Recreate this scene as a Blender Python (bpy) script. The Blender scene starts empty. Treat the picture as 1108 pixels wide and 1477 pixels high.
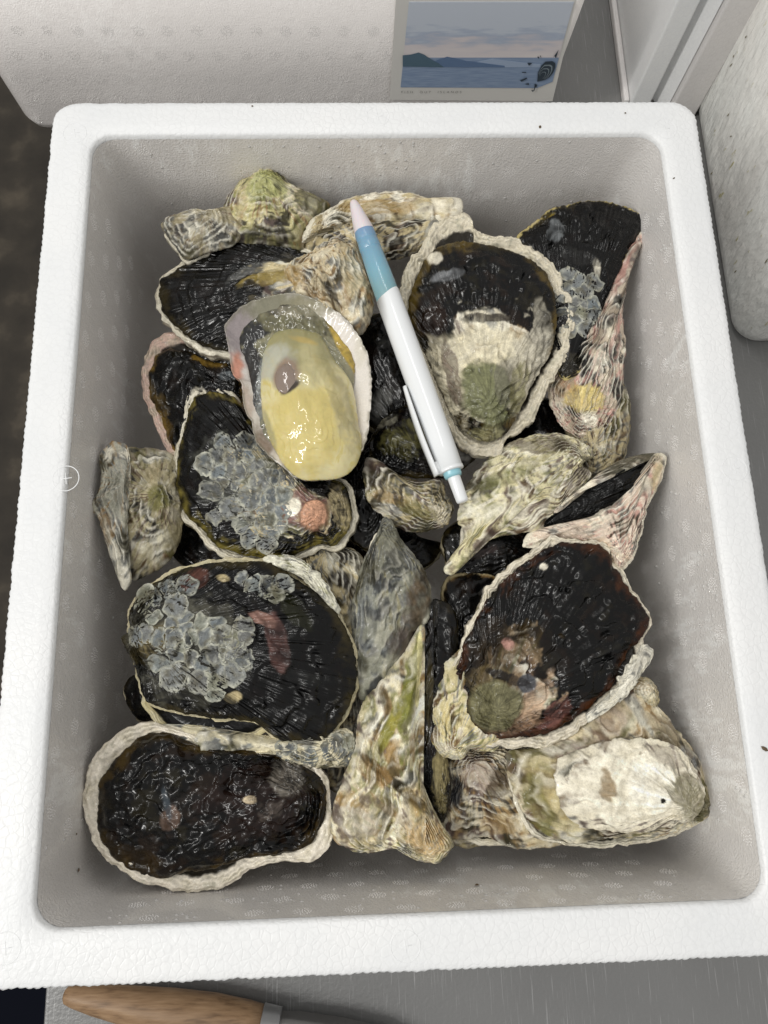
import bpy, math, random
import numpy as np
from mathutils import Matrix, Vector
random.seed(5); RNG = np.random.default_rng(5)
SC = bpy.context.scene; COL = SC.collection

# ------------------------------------------------------------------ camera
ZR = 0.155                                  # height of the foam box rim above the steel table
CAMP = np.array([-.01429298, -.08665103, ZR + .28833618])
C2W = np.array([[.9991057648, .0220793482, -.0360579146],
                [-.0300625583, .9706454228, -.2386288032],
                [.0297306813, .2394994061, .9704411992]])
FPX = 1067.0
cam = bpy.data.cameras.new('camera'); camo = bpy.data.objects.new('camera', cam); COL.objects.link(camo)
mw = Matrix.Identity(4)
for i in range(3):
    for j in range(3): mw[i][j] = C2W[i][j]
    mw[i][3] = CAMP[i]
camo.matrix_world = mw
cam.sensor_fit = 'VERTICAL'; cam.sensor_height = 36; cam.sensor_width = 27; cam.lens = FPX * 36 / 1477
cam.clip_start = .01; cam.clip_end = 50
SC.camera = camo
# ------------------------------------------------------------------ light: an indoor counter under ceiling tubes
W = bpy.data.worlds.new('World'); SC.world = W; W.use_nodes = True
W.node_tree.nodes['Background'].inputs[0].default_value = (1, .985, .965, 1)
W.node_tree.nodes['Background'].inputs[1].default_value = .58
def area(name, loc, target, sx, sy, power, col=(1, 1, 1)):
    l = bpy.data.lights.new(name, 'AREA'); l.shape = 'RECTANGLE'; l.size = sx; l.size_y = sy; l.energy = power; l.color = col
    o = bpy.data.objects.new(name, l); COL.objects.link(o); o.location = loc
    o.rotation_euler = (Vector(target) - Vector(loc)).to_track_quat('-Z', 'Y').to_euler(); return o
area('ceiling_tube_lamp', (-1.15, -.40, 1.50), (0, 0, .1), .07, 1.2, 18, (1, .985, .95))
area('ceiling_tube_lamp', (-.25, .55, 1.8), (0, 0, .1), .06, 1.2, 7, (1, .985, .95))
SC.view_settings.view_transform = 'Standard'; SC.view_settings.look = 'None'
SC.view_settings.exposure = -.08; SC.view_settings.gamma = 1

# ------------------------------------------------------------------ picture geometry -> place
def ray(px, py):
    d = np.stack([(np.asarray(px, float) - 554) / FPX, (738.5 - np.asarray(py, float)) / FPX, -np.ones(np.shape(px))], -1)
    return d @ C2W.T
def on_plane(px, py, P, n):
    d = ray(px, py); s = ((np.asarray(P) - CAMP) @ n) / (d @ n)
    return CAMP + d * s[..., None] if np.ndim(s) else CAMP + d * s
def at_z(px, py, z): return on_plane(px, py, (0, 0, z), np.array([0, 0, 1.]))

# ------------------------------------------------------------------ noise
_p = np.random.default_rng(11).permutation(256); PERM = np.concatenate([_p, _p, _p])
_g = np.random.default_rng(12).normal(size=(256, 3)); GR = (_g / np.linalg.norm(_g, axis=1)[:, None]).astype(np.float32)
def pn(x, y, z=0.0):
    x, y, z = np.broadcast_arrays(np.asarray(x, np.float32), np.asarray(y, np.float32), np.asarray(z, np.float32))
    xi = np.floor(x).astype(int); yi = np.floor(y).astype(int); zi = np.floor(z).astype(int)
    xf = x - xi; yf = y - yi; zf = z - zi; xi &= 255; yi &= 255; zi &= 255
    f = lambda t: t * t * t * (t * (t * 6 - 15) + 10)
    u, v, w = f(xf), f(yf), f(zf); out = 0
    for a in (0, 1):
        for b in (0, 1):
            pab = PERM[PERM[xi + a] + yi + b]
            for c in (0, 1):
                g = GR[PERM[pab + zi + c]]
                d = g[..., 0] * (xf - a) + g[..., 1] * (yf - b) + g[..., 2] * (zf - c)
                out = out + d * (u if a else 1 - u) * (v if b else 1 - v) * (w if c else 1 - w)
    return out * 1.5
def fbm(x, y, z=0.0, o=3, g=.5):
    s = 0; a = 1; k = 1
    for _ in range(o):
        s = s + a * pn(x * k + 3.1 * _, y * k, z * k if np.ndim(z) else z); a *= g; k *= 2.03
    return s
def sm(a, b, x):
    t = np.clip((x - a) / (b - a), 0, 1); return t * t * (3 - 2 * t)
def mix(a, b, m): return a + (b - a) * m[..., None]
def lin(r, g, b):
    c = np.array([r, g, b], float) / 255; return np.where(c <= .04045, c / 12.92, ((c + .055) / 1.055) ** 2.4)

# ------------------------------------------------------------------ materials
def new_mat(name):
    m = bpy.data.materials.new(name); m.use_nodes = True; nt = m.node_tree
    return m, nt, nt.nodes['Principled BSDF']
def N(nt, t, **kw):
    n = nt.nodes.new(t)
    for k, v in kw.items():
        if k in n.inputs: n.inputs[k].default_value = v
        else: setattr(n, k, v)
    return n
def noise_bump(nt, b, scales, coord='Object'):
    tc = N(nt, 'ShaderNodeTexCoord'); prev = None
    for sc, dist in scales:
        n = N(nt, 'ShaderNodeTexNoise', Scale=sc, Detail=3.0); nt.links.new(tc.outputs[coord], n.inputs['Vector'])
        bp = N(nt, 'ShaderNodeBump', Distance=dist, Strength=1.0); nt.links.new(n.outputs['Fac'], bp.inputs['Height'])
        if prev: nt.links.new(prev.outputs[0], bp.inputs['Normal'])
        prev = bp
    nt.links.new(prev.outputs[0], b.inputs['Normal']); return tc, prev
def shell_material(name, coat, sss=0.0, bumps=((700, .0008), (2200, .00035)), vary=.45, spec=.16):
    m, nt, b = new_mat(name); L = nt.links
    a = N(nt, 'ShaderNodeAttribute', attribute_name='tint'); r = N(nt, 'ShaderNodeAttribute', attribute_name='gloss')
    tc, last = noise_bump(nt, b, bumps)
    bs = N(nt, 'ShaderNodeMapRange'); bs.inputs['From Min'].default_value = .2; bs.inputs['From Max'].default_value = .42; bs.inputs['To Min'].default_value = .12
    L.new(r.outputs['Fac'], bs.inputs['Value'])
    for q in nt.nodes:
        if q.bl_idname == 'ShaderNodeBump': L.new(bs.outputs[0], q.inputs['Strength'])
    n = N(nt, 'ShaderNodeTexNoise', Scale=1500.0, Detail=3.0); L.new(tc.outputs['Object'], n.inputs['Vector'])
    mr = N(nt, 'ShaderNodeMapRange'); mr.inputs['From Min'].default_value = .25; mr.inputs['From Max'].default_value = .75
    mr.inputs['To Min'].default_value = 1 - vary; mr.inputs['To Max'].default_value = 1 + vary; L.new(n.outputs['Fac'], mr.inputs['Value'])
    v = N(nt, 'ShaderNodeVectorMath', operation='SCALE'); L.new(a.outputs['Color'], v.inputs[0]); L.new(mr.outputs[0], v.inputs['Scale'])
    L.new(v.outputs[0], b.inputs['Base Color']); L.new(r.outputs['Fac'], b.inputs['Roughness'])
    b.inputs['Coat Weight'].default_value = coat; b.inputs['Coat Roughness'].default_value = .09; b.inputs['Specular IOR Level'].default_value = spec
    if sss:
        b.inputs['Subsurface Weight'].default_value = sss; b.inputs['Subsurface Scale'].default_value = .003
        b.inputs['Subsurface Radius'].default_value = (1, .7, .35)
    return m
M_SHELL = shell_material('wet_shell', .25, 0, ((500, .00035), (1800, .00013)), .16)
M_MEAT = shell_material('oyster_flesh', .75, .45, ((45, .0007), (300, .00002)), .0, .4)
M_MEAT.node_tree.nodes['Principled BSDF'].inputs['Coat Roughness'].default_value = .05
M_SCAR = shell_material('barnacle_plate', .08, 0, ((700, .0004), (2500, .0001)), .25, .15)

def plain(name, col, rough=.5, metal=0.0, bump=None, coat=0, sss=0):
    m, nt, b = new_mat(name)
    b.inputs['Base Color'].default_value = (*col, 1); b.inputs['Roughness'].default_value = rough; b.inputs['Metallic'].default_value = metal
    b.inputs['Coat Weight'].default_value = coat
    if sss: b.inputs['Subsurface Weight'].default_value = sss; b.inputs['Subsurface Scale'].default_value = .004
    if bump: noise_bump(nt, b, bump)
    return m
def ramp(nt, src, stops):
    r = N(nt, 'ShaderNodeValToRGB'); e = r.color_ramp.elements
    while len(e) < len(stops): e.new(.5)
    for k, (p, c) in enumerate(stops): e[k].position = p; e[k].color = (*c, 1)
    nt.links.new(src, r.inputs[0]); return r
def foam_material(name, c1, c2, scale=330.0, depth=.0006):
    m, nt, b = new_mat(name); L = nt.links
    tc = N(nt, 'ShaderNodeTexCoord')
    v = N(nt, 'ShaderNodeTexVoronoi', Scale=scale); v.feature = 'DISTANCE_TO_EDGE'; L.new(tc.outputs['Object'], v.inputs['Vector'])
    v2 = N(nt, 'ShaderNodeTexVoronoi', Scale=scale); L.new(tc.outputs['Object'], v2.inputs['Vector'])
    r = ramp(nt, v.outputs['Distance'], [(0, c2), (.10, c1)])
    big = N(nt, 'ShaderNodeTexNoise', Scale=25.0, Detail=4.0); L.new(tc.outputs['Object'], big.inputs['Vector'])
    mx = N(nt, 'ShaderNodeMix', data_type='RGBA', blend_type='MULTIPLY'); mx.inputs['Factor'].default_value = 1
    rr = ramp(nt, big.outputs['Fac'], [(.3, (.93, .94, .95)), (.7, (1, 1, 1))])
    L.new(r.outputs[0], mx.inputs['A']); L.new(rr.outputs[0], mx.inputs['B']); L.new(mx.outputs['Result'], b.inputs['Base Color'])
    mm = N(nt, 'ShaderNodeMapRange'); mm.inputs['From Max'].default_value = .12; L.new(v.outputs['Distance'], mm.inputs['Value'])
    vs = N(nt, 'ShaderNodeMath', operation='MULTIPLY'); L.new(mm.outputs[0], vs.inputs[0])
    sel = N(nt, 'ShaderNodeMapRange'); sel.inputs['From Min'].default_value = .35; sel.inputs['From Max'].default_value = .65; sel.inputs['To Min'].default_value = .25
    L.new(big.outputs['Fac'], sel.inputs['Value']); L.new(sel.outputs[0], vs.inputs[1])
    bp = N(nt, 'ShaderNodeBump', Distance=depth * .12); L.new(vs.outputs[0], bp.inputs['Height'])
    n2 = N(nt, 'ShaderNodeTexNoise', Scale=420.0, Detail=3.0); L.new(tc.outputs['Object'], n2.inputs['Vector'])
    bp2 = N(nt, 'ShaderNodeBump', Distance=depth * .45); L.new(n2.outputs['Fac'], bp2.inputs['Height']); L.new(bp.outputs[0], bp2.inputs['Normal'])
    L.new(bp2.outputs[0], b.inputs['Normal']); b.inputs['Roughness'].default_value = .42
    return m
M_FOAM = foam_material('white_foam', (.82, .825, .825), (.795, .80, .80))
def lining_material(name, c1, c2, smear=.5, stretch=(1, 1, .35)):
    m, nt, b = new_mat(name); L = nt.links
    tc = N(nt, 'ShaderNodeTexCoord'); mp = N(nt, 'ShaderNodeMapping'); mp.inputs['Scale'].default_value = stretch
    L.new(tc.outputs['Object'], mp.inputs[0])
    n = N(nt, 'ShaderNodeTexNoise', Scale=150.0, Detail=5.0, Roughness=.65); L.new(mp.outputs[0], n.inputs['Vector'])
    g = N(nt, 'ShaderNodeTexNoise', Scale=14.0, Detail=3.0); L.new(tc.outputs['Object'], g.inputs['Vector'])
    ad = N(nt, 'ShaderNodeMath', operation='MULTIPLY'); L.new(n.outputs['Fac'], ad.inputs[0]); L.new(g.outputs['Fac'], ad.inputs[1])
    r = ramp(nt, ad.outputs[0], [(.0, tuple(c * .95 for c in c1)), (.31, c1), (.36 + (1 - smear) * .1, c2)])
    L.new(r.outputs[0], b.inputs['Base Color'])
    n2 = N(nt, 'ShaderNodeTexNoise', Scale=1100.0, Detail=2.0); L.new(tc.outputs['Object'], n2.inputs['Vector'])
    bp = N(nt, 'ShaderNodeBump', Distance=.0004); L.new(n2.outputs['Fac'], bp.inputs['Height'])
    bp2 = N(nt, 'ShaderNodeBump', Distance=.0009); L.new(ad.outputs[0], bp2.inputs['Height']); L.new(bp.outputs[0], bp2.inputs['Normal'])
    L.new(bp2.outputs[0], b.inputs['Normal']); b.inputs['Roughness'].default_value = .3
    b.inputs['Coat Weight'].default_value = .25
    return m
M_LINING = lining_material('box_lining', (.785, .76, .735), (.90, .89, .87), .8)  # warmer and darker than the foam, putting inner shade into the colour
M_OUTER = lining_material('box_outer_face', (.79, .755, .73), (.84, .81, .785), .2, (1, 1, 1))
M_DOT = plain('moulded_dots', (.86, .84, .82), .25, coat=.4)

# ------------------------------------------------------------------ mesh helpers
def finish(name, me, mat, parent=None, loc=(0, 0, 0), smooth=True):
    o = bpy.data.objects.new(name, me); COL.objects.link(o)
    if mat: me.materials.append(mat)
    if smooth: me.polygons.foreach_set('use_smooth', np.ones(len(me.polygons), bool))
    if parent: o.parent = parent
    else: o.location = loc
    return o
def raw_mesh(name, V, Q, tint=None, gloss=None):
    V = np.ascontiguousarray(V, np.float32); Q = np.asarray(Q, np.int32); k = Q.shape[1]
    me = bpy.data.meshes.new(name); me.vertices.add(len(V)); me.vertices.foreach_set('co', V.ravel())
    me.loops.add(Q.size); me.loops.foreach_set('vertex_index', Q.ravel())
    me.polygons.add(len(Q)); me.polygons.foreach_set('loop_start', np.arange(0, Q.size, k, dtype=np.int32))
    me.update(calc_edges=True)
    if tint is not None:
        a = me.attributes.new('tint', 'FLOAT_COLOR', 'POINT')
        c = np.ones((len(V), 4), np.float32); c[:, :3] = np.clip(tint, 0, 1); a.data.foreach_set('color', c.ravel())
    if gloss is not None:
        a = me.attributes.new('gloss', 'FLOAT', 'POINT'); a.data.foreach_set('value', np.ascontiguousarray(gloss, np.float32).ravel())
    return me
def grid_faces(R, C, closed=True, flip=False):
    i = np.arange(R - 1)[:, None] * C; j = np.arange(C if closed else C - 1)[None]; j2 = (j + 1) % C
    Q = np.stack([i + j, i + j2, i + C + j2, i + C + j], -1).reshape(-1, 4)
    return Q[:, ::-1] if flip else Q
def tag(o, label=None, cat=None, group=None, kind=None):
    for k, v in (('label', label), ('category', cat), ('group', group), ('kind', kind)):
        if v: o[k] = v
    return o
def empty(name, loc, label, cat, group=None):
    o = bpy.data.objects.new(name, None); COL.objects.link(o); o.location = loc; o.empty_display_size = .01
    return tag(o, label, cat, group)
def poly_mesh(name, verts, faces):
    me = bpy.data.meshes.new(name); me.from_pydata([tuple(v) for v in verts], [], faces); me.update(); return me
def rrect(hx, hy, r, step=.002, cx=0, cy=0, ncorner=14):
    pts = []
    for (sx, sy, a0) in ((1, 1, 0), (-1, 1, 90), (-1, -1, 180), (1, -1, 270)):
        for k in range(ncorner + 1):
            a = math.radians(a0 + 90 * k / ncorner); pts.append((sx * (hx - r) + r * math.cos(a), sy * (hy - r) + r * math.sin(a)))
    pts = np.array(pts); out = []
    for k in range(len(pts)):
        a, b = pts[k], pts[(k + 1) % len(pts)]; n = max(1, int(np.linalg.norm(b - a) / step))
        for q in range(n): out.append(a + (b - a) * q / n)
    return np.array(out) + (cx, cy)

# ------------------------------------------------------------------ table, floor
def steel(name, base, scratch, rough, sc=(1, 1, 1)):
    m, nt, b = new_mat(name); L = nt.links; tc = N(nt, 'ShaderNodeTexCoord')
    g = N(nt, 'ShaderNodeTexNoise', Scale=9.0, Detail=4.0); L.new(tc.outputs['Object'], g.inputs['Vector'])
    r = ramp(nt, g.outputs['Fac'], [(.3, tuple(c * .85 for c in base)), (.7, base)])
    last = r.outputs[0]; bl = None
    for ang, s in ((35, 260), (-20, 340), (80, 300)):
        mp = N(nt, 'ShaderNodeMapping'); mp.inputs['Rotation'].default_value = (0, 0, math.radians(ang)); mp.inputs['Scale'].default_value = (1, .025, 1)
        L.new(tc.outputs['Object'], mp.inputs[0])
        n = N(nt, 'ShaderNodeTexNoise', Scale=float(s * 4), Detail=2.0); L.new(mp.outputs[0], n.inputs['Vector'])
        th = N(nt, 'ShaderNodeMapRange'); th.inputs['From Min'].default_value = .655; th.inputs['From Max'].default_value = .75; th.inputs['To Max'].default_value = .4
        L.new(n.outputs['Fac'], th.inputs['Value'])
        mx = N(nt, 'ShaderNodeMix', data_type='RGBA'); L.new(th.outputs[0], mx.inputs['Factor']); L.new(last, mx.inputs['A']); mx.inputs['B'].default_value = (*scratch, 1)
        last = mx.outputs['Result']
    L.new(last, b.inputs['Base Color']); b.inputs['Metallic'].default_value = .35; b.inputs['Roughness'].default_value = rough
    noise_bump(nt, b, ((500, .0002),))
    return m
M_STEEL = steel('scratched_steel', (.225, .225, .222), (.50, .50, .50), .38)
M_FLOOR, nt, b = new_mat('mottled_floor')
n = N(nt, 'ShaderNodeTexNoise', Scale=14.0, Detail=5.0); tc = N(nt, 'ShaderNodeTexCoord'); nt.links.new(tc.outputs['Object'], n.inputs['Vector'])
nt.links.new(ramp(nt, n.outputs['Fac'], [(.35, (.028, .023, .017)), (.55, (.045, .037, .027)), (.72, (.095, .078, .056))]).outputs[0], b.inputs['Base Color'])
b.inputs['Roughness'].default_value = .8
def box_mesh(name, x0, x1, y0, y1, z0, z1, bev=.0):
    import bmesh
    bm = bmesh.new(); bmesh.ops.create_cube(bm, size=1)
    for v in bm.verts: v.co = ((x0 + x1) / 2 + v.co.x * (x1 - x0), (y0 + y1) / 2 + v.co.y * (y1 - y0), (z0 + z1) / 2 + v.co.z * (z1 - z0))
    if bev: bmesh.ops.bevel(bm, geom=bm.edges[:], offset=bev, segments=3, affect='EDGES', profile=.5)
    me = bpy.data.meshes.new(name); bm.to_mesh(me); bm.free(); return me
tag(finish('floor', poly_mesh('floor', [(-4, -4, -.85), (4, -4, -.85), (4, 4, -.85), (-4, 4, -.85)], [(0, 1, 2, 3)]), M_FLOOR, smooth=False), kind='structure')
a_, b_ = at_z(-60, 1380, -.8), at_z(120, 1700, -.8)
tag(finish('dark_floor_slab', box_mesh('dark_floor_slab', a_[0] - .6, b_[0] + .3, b_[1] - .6, a_[1], -.849, -.82, .003), plain('near_black', (.006, .007, .012), .6), smooth=False), kind='structure')  # dark slab covering the near-black area beyond the table corner
tag(finish('steel_table', box_mesh('steel_table', -.184, 1.3, -.75, 1.0, -.04, 0, .002), M_STEEL, smooth=False),
    'scratched grey stainless steel work table under the foam boxes', 'table')

# ------------------------------------------------------------------ main foam box
BOX = empty('foam_box', (0, 0, 0), 'open white foam box with shade-tinted lined inside, filled with oysters', 'box')
IX, IY = .1310, .1633
def loops(prof, step, scal=0.0):
    rings = []
    for (hx, hy, r, z, s) in prof:
        rings.append((hx, hy, r, z, s))
    base = rrect(*rings[0][:3], step=step)
    Nn = len(base); V = []
    u = np.arange(Nn)
    for (hx, hy, r, z, s) in rings:
        # same topology: rebuild with the same corner counts and straight subdivisions
        pts = rr_fixed(hx, hy, r, Nn)
        if s:
            d = np.linalg.norm(np.roll(pts, -1, 0) - pts, axis=1); a = np.cumsum(d)
            cen = pts / np.maximum(np.abs(pts) / np.array([hx, hy]), 1e-9).max(1)[:, None] if False else pts
            nrm = np.roll(pts, -1, 0) - np.roll(pts, 1, 0); nrm = np.stack([nrm[:, 1], -nrm[:, 0]], 1); nrm /= np.linalg.norm(nrm, axis=1)[:, None]
            pts = pts + nrm * (s * (np.abs(np.sin(math.pi * a / .0029)) - .6 + .9 * pn(pts[:, 0] * 160, pts[:, 1] * 160)))[:, None]
        V.append(np.column_stack([pts, np.full(Nn, z)]))
    return np.array(V)
def rr_fixed(hx, hy, r, n):
    q = rrect(hx, hy, r, step=.0006); d = np.linalg.norm(np.roll(q, -1, 0) - q, axis=1); a = np.concatenate([[0], np.cumsum(d)])
    t = np.linspace(0, a[-1], n, endpoint=False); qq = np.vstack([q, q[:1]])
    return np.stack([np.interp(t, a, qq[:, 0]), np.interp(t, a, qq[:, 1])], 1)
OX, OY = .1492, .1812
V = loops([(OX - .008, OY - .008, .008, .0, 0), (OX - .004, OY - .004, .010, .0025, 0), (OX - .0028, OY - .0028, .011, .02, .0), (OX - .0013, OY - .0013, .011, .10, 0.0), (OX - .0006, OY - .0006, .011, ZR - .004, .0005), (OX, OY, .011, ZR - .0012, .0005),
           (OX - .0008, OY - .0008, .0105, ZR - .0003, .00035), (OX - .003, OY - .003, .009, ZR, 0), (IX + .006, IY + .006, .010, ZR, 0),
           (IX + .0012, IY + .0012, .011, ZR, .0002), (IX, IY, .010, ZR - .0008, .0002), (IX - .0003, IY - .0003, .010, ZR - .003, 0)], .0009)
R_, C_ = V.shape[:2]
finish('foam_shell', raw_mesh('foam_shell', V.reshape(-1, 3), grid_faces(R_, C_)), M_FOAM, BOX)
def wall_off(z):                 # draft of the inner wall: inset at height z
    return .0003 + (ZR - z) * .035
prof = [(IX - .0004, IY - .0004, .010, ZR - .0025, 0)]
for z in (.145, .13, .11, .08, .05, .035): prof.append((IX - wall_off(z), IY - wall_off(z), .011 + (ZR - z) * .05, z, 0))
for k in range(1, 7):
    a = k / 6 * math.pi / 2; z = .035 - .013 * math.sin(a); o = wall_off(.035) + .013 * (1 - math.cos(a)); prof.append((IX - o, IY - o, .015, z, 0))
prof.append((.06, .09, .012, .0218, 0)); prof.append((.01, .04, .005, .0216, 0))
V = loops(prof, .004)
Vc = np.vstack([V.reshape(-1, 3)]); R_, C_ = V.shape[:2]
lining = finish('inner_lining', raw_mesh('inner_lining', Vc, grid_faces(R_, C_)), M_LINING, BOX)
# bottom plate of the box
finish('base_plate', box_mesh('base_plate', -OX + .012, OX - .012, -OY + .012, OY - .012, .001, .0210), M_FOAM, BOX, smooth=False)

# moulded dot clusters and droplets on the lining: countless little bumps, one part each
def domes(name, items, mat, parent, nseg=7):
    """items: (centre, normal, radius, height)"""
    Vs, Qs = [], []; k0 = 0
    for c, nrm, r, h in items:
        nrm = np.array(nrm, float); nrm /= np.linalg.norm(nrm); a = np.cross(nrm, (0, 0, 1.) if abs(nrm[2]) < .9 else (1., 0, 0)); a /= np.linalg.norm(a); bb = np.cross(nrm, a)
        ang = np.arange(nseg) * 2 * math.pi / nseg
        r0 = np.array(c) + np.outer(np.cos(ang) * r, a) + np.outer(np.sin(ang) * r, bb) - nrm * h * .2
        r1 = np.array(c) + np.outer(np.cos(ang) * r * .65, a) + np.outer(np.sin(ang) * r * .65, bb) + nrm * h * .7
        Vs += [r0, r1, (np.array(c) + nrm * h)[None]]
        for j in range(nseg):
            j2 = (j + 1) % nseg; Qs += [(k0 + j, k0 + j2, k0 + nseg + j2), (k0 + j, k0 + nseg + j2, k0 + nseg + j), (k0 + nseg + j, k0 + nseg + j2, k0 + 2 * nseg)]
        k0 += 2 * nseg + 1
    return finish(name, raw_mesh(name, np.vstack(Vs), Qs), mat, parent)
def cluster_pts(): 
    out = [(0, 0)]
    for rr, nn in ((.0011, 6), (.0022, 11), (.0032, 16)):
        for k in range(nn):
            a = 2 * math.pi * (k + .5 * rr) / nn + rr * 300; out.append((rr * math.cos(a), rr * math.sin(a)))
    return out
CP = cluster_pts()
items = []; drops = []
def wall_frame(side):
    # returns function (s along wall, z) -> point, normal
    if side == 'N': return lambda s, z: (np.array([s, IY - wall_off(z), z]), (0, -1, .035)), IX - .02
    if side == 'S': return lambda s, z: (np.array([s, -IY + wall_off(z), z]), (0, 1, .035)), IX - .02
    if side == 'W': return lambda s, z: (np.array([-IX + wall_off(z), s, z]), (1, 0, .035)), IY - .02
    return lambda s, z: (np.array([IX - wall_off(z), s, z]), (-1, 0, .035)), IY - .02
for side in 'NSWE':
    fr, half = wall_frame(side)
    for row, z in enumerate((.146, .130, .114, .098, .082)):
        nn = int(2 * half / .0185)
        for k in range(nn + 1):
            s0 = -half + (k + (.5 if row % 2 else 0)) * 2 * half / nn + random.uniform(-.0006, .0006)
            if abs(s0) > half: continue
            if random.random() < .08: continue
            for (dx, dz) in CP:
                if random.random() < .12: continue
                p, nr = fr(s0 + dx + random.uniform(-.00012, .00012), z + dz + random.uniform(-.00012, .00012)); items.append((p, nr, .00026, .00022))
    for k in range({'N': 150, 'S': 260, 'W': 110, 'E': 420}[side]):
        s0 = random.uniform(-half, half); z = ZR - .004 - abs(random.gauss(0, .03)); p, nr = fr(s0, max(z, .06)); r = random.choice((.0002, .0003, .0003, .0005, .0008)); drops.append((p, nr, r, r * .5))
tag(domes('moulded_dots', items, M_DOT, BOX, 5), kind='stuff')
m, nt, b = new_mat('water_drop'); b.inputs['Base Color'].default_value = (.6, .59, .57, 1); b.inputs['Roughness'].default_value = .05; M_DROP = m
for q in bpy.data.materials:
    if q.name == 'near_black': q.node_tree.nodes['Principled BSDF'].inputs['Specular IOR Level'].default_value = .02
tag(domes('water_droplets', drops, M_DROP, BOX, 7), kind='stuff')
# ejector marks moulded into the rim
def torus_bits(cx, cy, R, r, z, name, parent, mat):
    Vs, Qs = [], []; A, B = 40, 6
    for i in range(A):
        a = 2 * math.pi * i / A
        for j in range(B):
            bb = 2 * math.pi * j / B; Vs.append((cx + (R + r * math.cos(bb)) * math.cos(a), cy + (R + r * math.cos(bb)) * math.sin(a), z + r * .7 * math.sin(bb)))
    for i in range(A):
        for j in range(B): Qs.append((i * B + j, ((i + 1) % A) * B + j, ((i + 1) % A) * B + (j + 1) % B, i * B + (j + 1) % B))
    k = len(Vs)
    for (ax, ay) in ((1, .15), (-.15, 1)):
        for s in (-1, 1):
            pass
        L_ = R * .45; w = r * .9; px_, py_ = -ay, ax; q = []
        for (u, v, zz) in ((-1, -1, 0), (1, -1, 0), (1, 1, 0), (-1, 1, 0)): q.append((cx + ax * u * L_ + px_ * v * w, cy + ay * u * L_ + py_ * v * w, z - r * .2))
        top = [(cx + ax * u * L_ * .9 + px_ * v * w * .4, cy + ay * u * L_ * .9 + py_ * v * w * .4, z + r * .8 + (0.00004 if ax == 1 else 0)) for (u, v) in ((-1, -1), (1, -1), (1, 1), (-1, 1))]
        Vs += q + top
        for e in range(4): Qs.append((k + e, k + (e + 1) % 4, k + 4 + (e + 1) % 4, k + 4 + e))
        Qs.append((k + 4, k + 5, k + 6, k + 7)); k += 8
    return finish(name, raw_mesh(name, np.array(Vs), Qs), mat, parent)
for (px, py) in ((95, 690), (108, 192), (585, 1365), (1060, 676), (960, 186), (545, 168), (8, 1368)):
    p = at_z(px, py, ZR); torus_bits(p[0], p[1], .0052, .00022, ZR - .00006, 'mould_mark', BOX, M_FOAM)

# ------------------------------------------------------------------ foam box behind, with the printed label
YB = .300
BB = empty('foam_box', (-.05, .43, 0), 'pale foam box standing behind the oyster box, with a seascape picture label', 'box', 'foam boxes behind')
OFF = np.array([-.05, .43, 0.])
def sub(V): return V - OFF
def plane_back(px, py): return on_plane(px, py, (0, YB, 0), np.array([0, 1., 0]))
xl = plane_back(40, 185)[0] - .004; xr = plane_back(800, 145)[0]
HB = .106
prof = []
cxb = (xl + xr) / 2; hxb = (xr - xl) / 2; hyb = .13
pr = [(hxb - .006, hyb - .006, .014, .0), (hxb - .002, hyb - .002, .016, .002), (hxb, hyb, .018, .008), (hxb + .0015, hyb + .0005, .018, .05), (hxb + .004, hyb + .001, .018, HB), (hxb - .014, hyb - .017, .012, HB), (hxb - .016, hyb - .019, .012, .03), (.02, .02, .01, .028)]
Vv = []
for (hx, hy, r, z) in pr:
    q = rr_fixed(hx, hy, r, 400); Vv.append(np.column_stack([q[:, 0] + cxb, q[:, 1] + YB + hyb, np.full(400, z)]))
finish('box_body', raw_mesh('box_body', sub(np.array(Vv).reshape(-1, 3)), grid_faces(len(pr), 400)), M_OUTER, BB)
items = []
for row in range(5):
    z = .012 + row * .0175
    for k in range(24):
        x = xl + .014 + (k + (.5 if row % 2 else 0)) * .0175
        if x > xr - .012 or x > plane_back(560, 60)[0]: continue
        for (dx, dz) in CP:
            if random.random() < .25: continue
            items.append((sub(np.array([x + dx, YB - .0006 - (z - .008) * .004, z + dz])), (0, -1, 0), .00028, .00026))
tag(domes('moulded_dots', items, M_DOT, BB, 5), kind='stuff')
# the label: picture of sea, islands and cloudy sky
yl = YB - .0022
def pl(px, py, dy=0.0): return on_plane(px, py, (0, yl - dy, 0), np.array([0, 1., 0]))
def quad(name, pts, mat, parent, dy=0.0, thick=.0003):
    a = [pl(x, y, dy) - OFF for x, y in pts]; n = len(a); bk = [p + np.array([0, thick, 0]) for p in a]
    me = poly_mesh(name, a + bk, [tuple(range(n)), tuple(range(2 * n - 1, n - 1, -1))] + [(i, n + i, n + (i + 1) % n, (i + 1) % n) for i in range(n)])
    return finish(name, me, mat, parent, smooth=False)
M_PAPER = plain('label_paper', (.66, .645, .61), .35, coat=.3)
LAB = quad('picture_label', [(571, -1), (562, 144), (797, 146), (832, -1)], M_PAPER, BB)
M_SKYP, nt, b = new_mat('printed_seascape'); L = nt.links
tc = N(nt, 'ShaderNodeTexCoord'); sx = N(nt, 'ShaderNodeSeparateXYZ'); L.new(tc.outputs['Generated'], sx.inputs[0])
mp = N(nt, 'ShaderNodeMapping'); mp.inputs['Scale'].default_value = (2.0, 1, 7.0); L.new(tc.outputs['Generated'], mp.inputs[0])
n = N(nt, 'ShaderNodeTexNoise', Scale=2.2, Detail=5.0); L.new(mp.outputs[0], n.inputs['Vector'])
ad = N(nt, 'ShaderNodeMath', operation='MULTIPLY_ADD'); ad.inputs[1].default_value = .55; L.new(n.outputs['Fac'], ad.inputs[0]); L.new(sx.outputs['Z'], ad.inputs[2])
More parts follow.
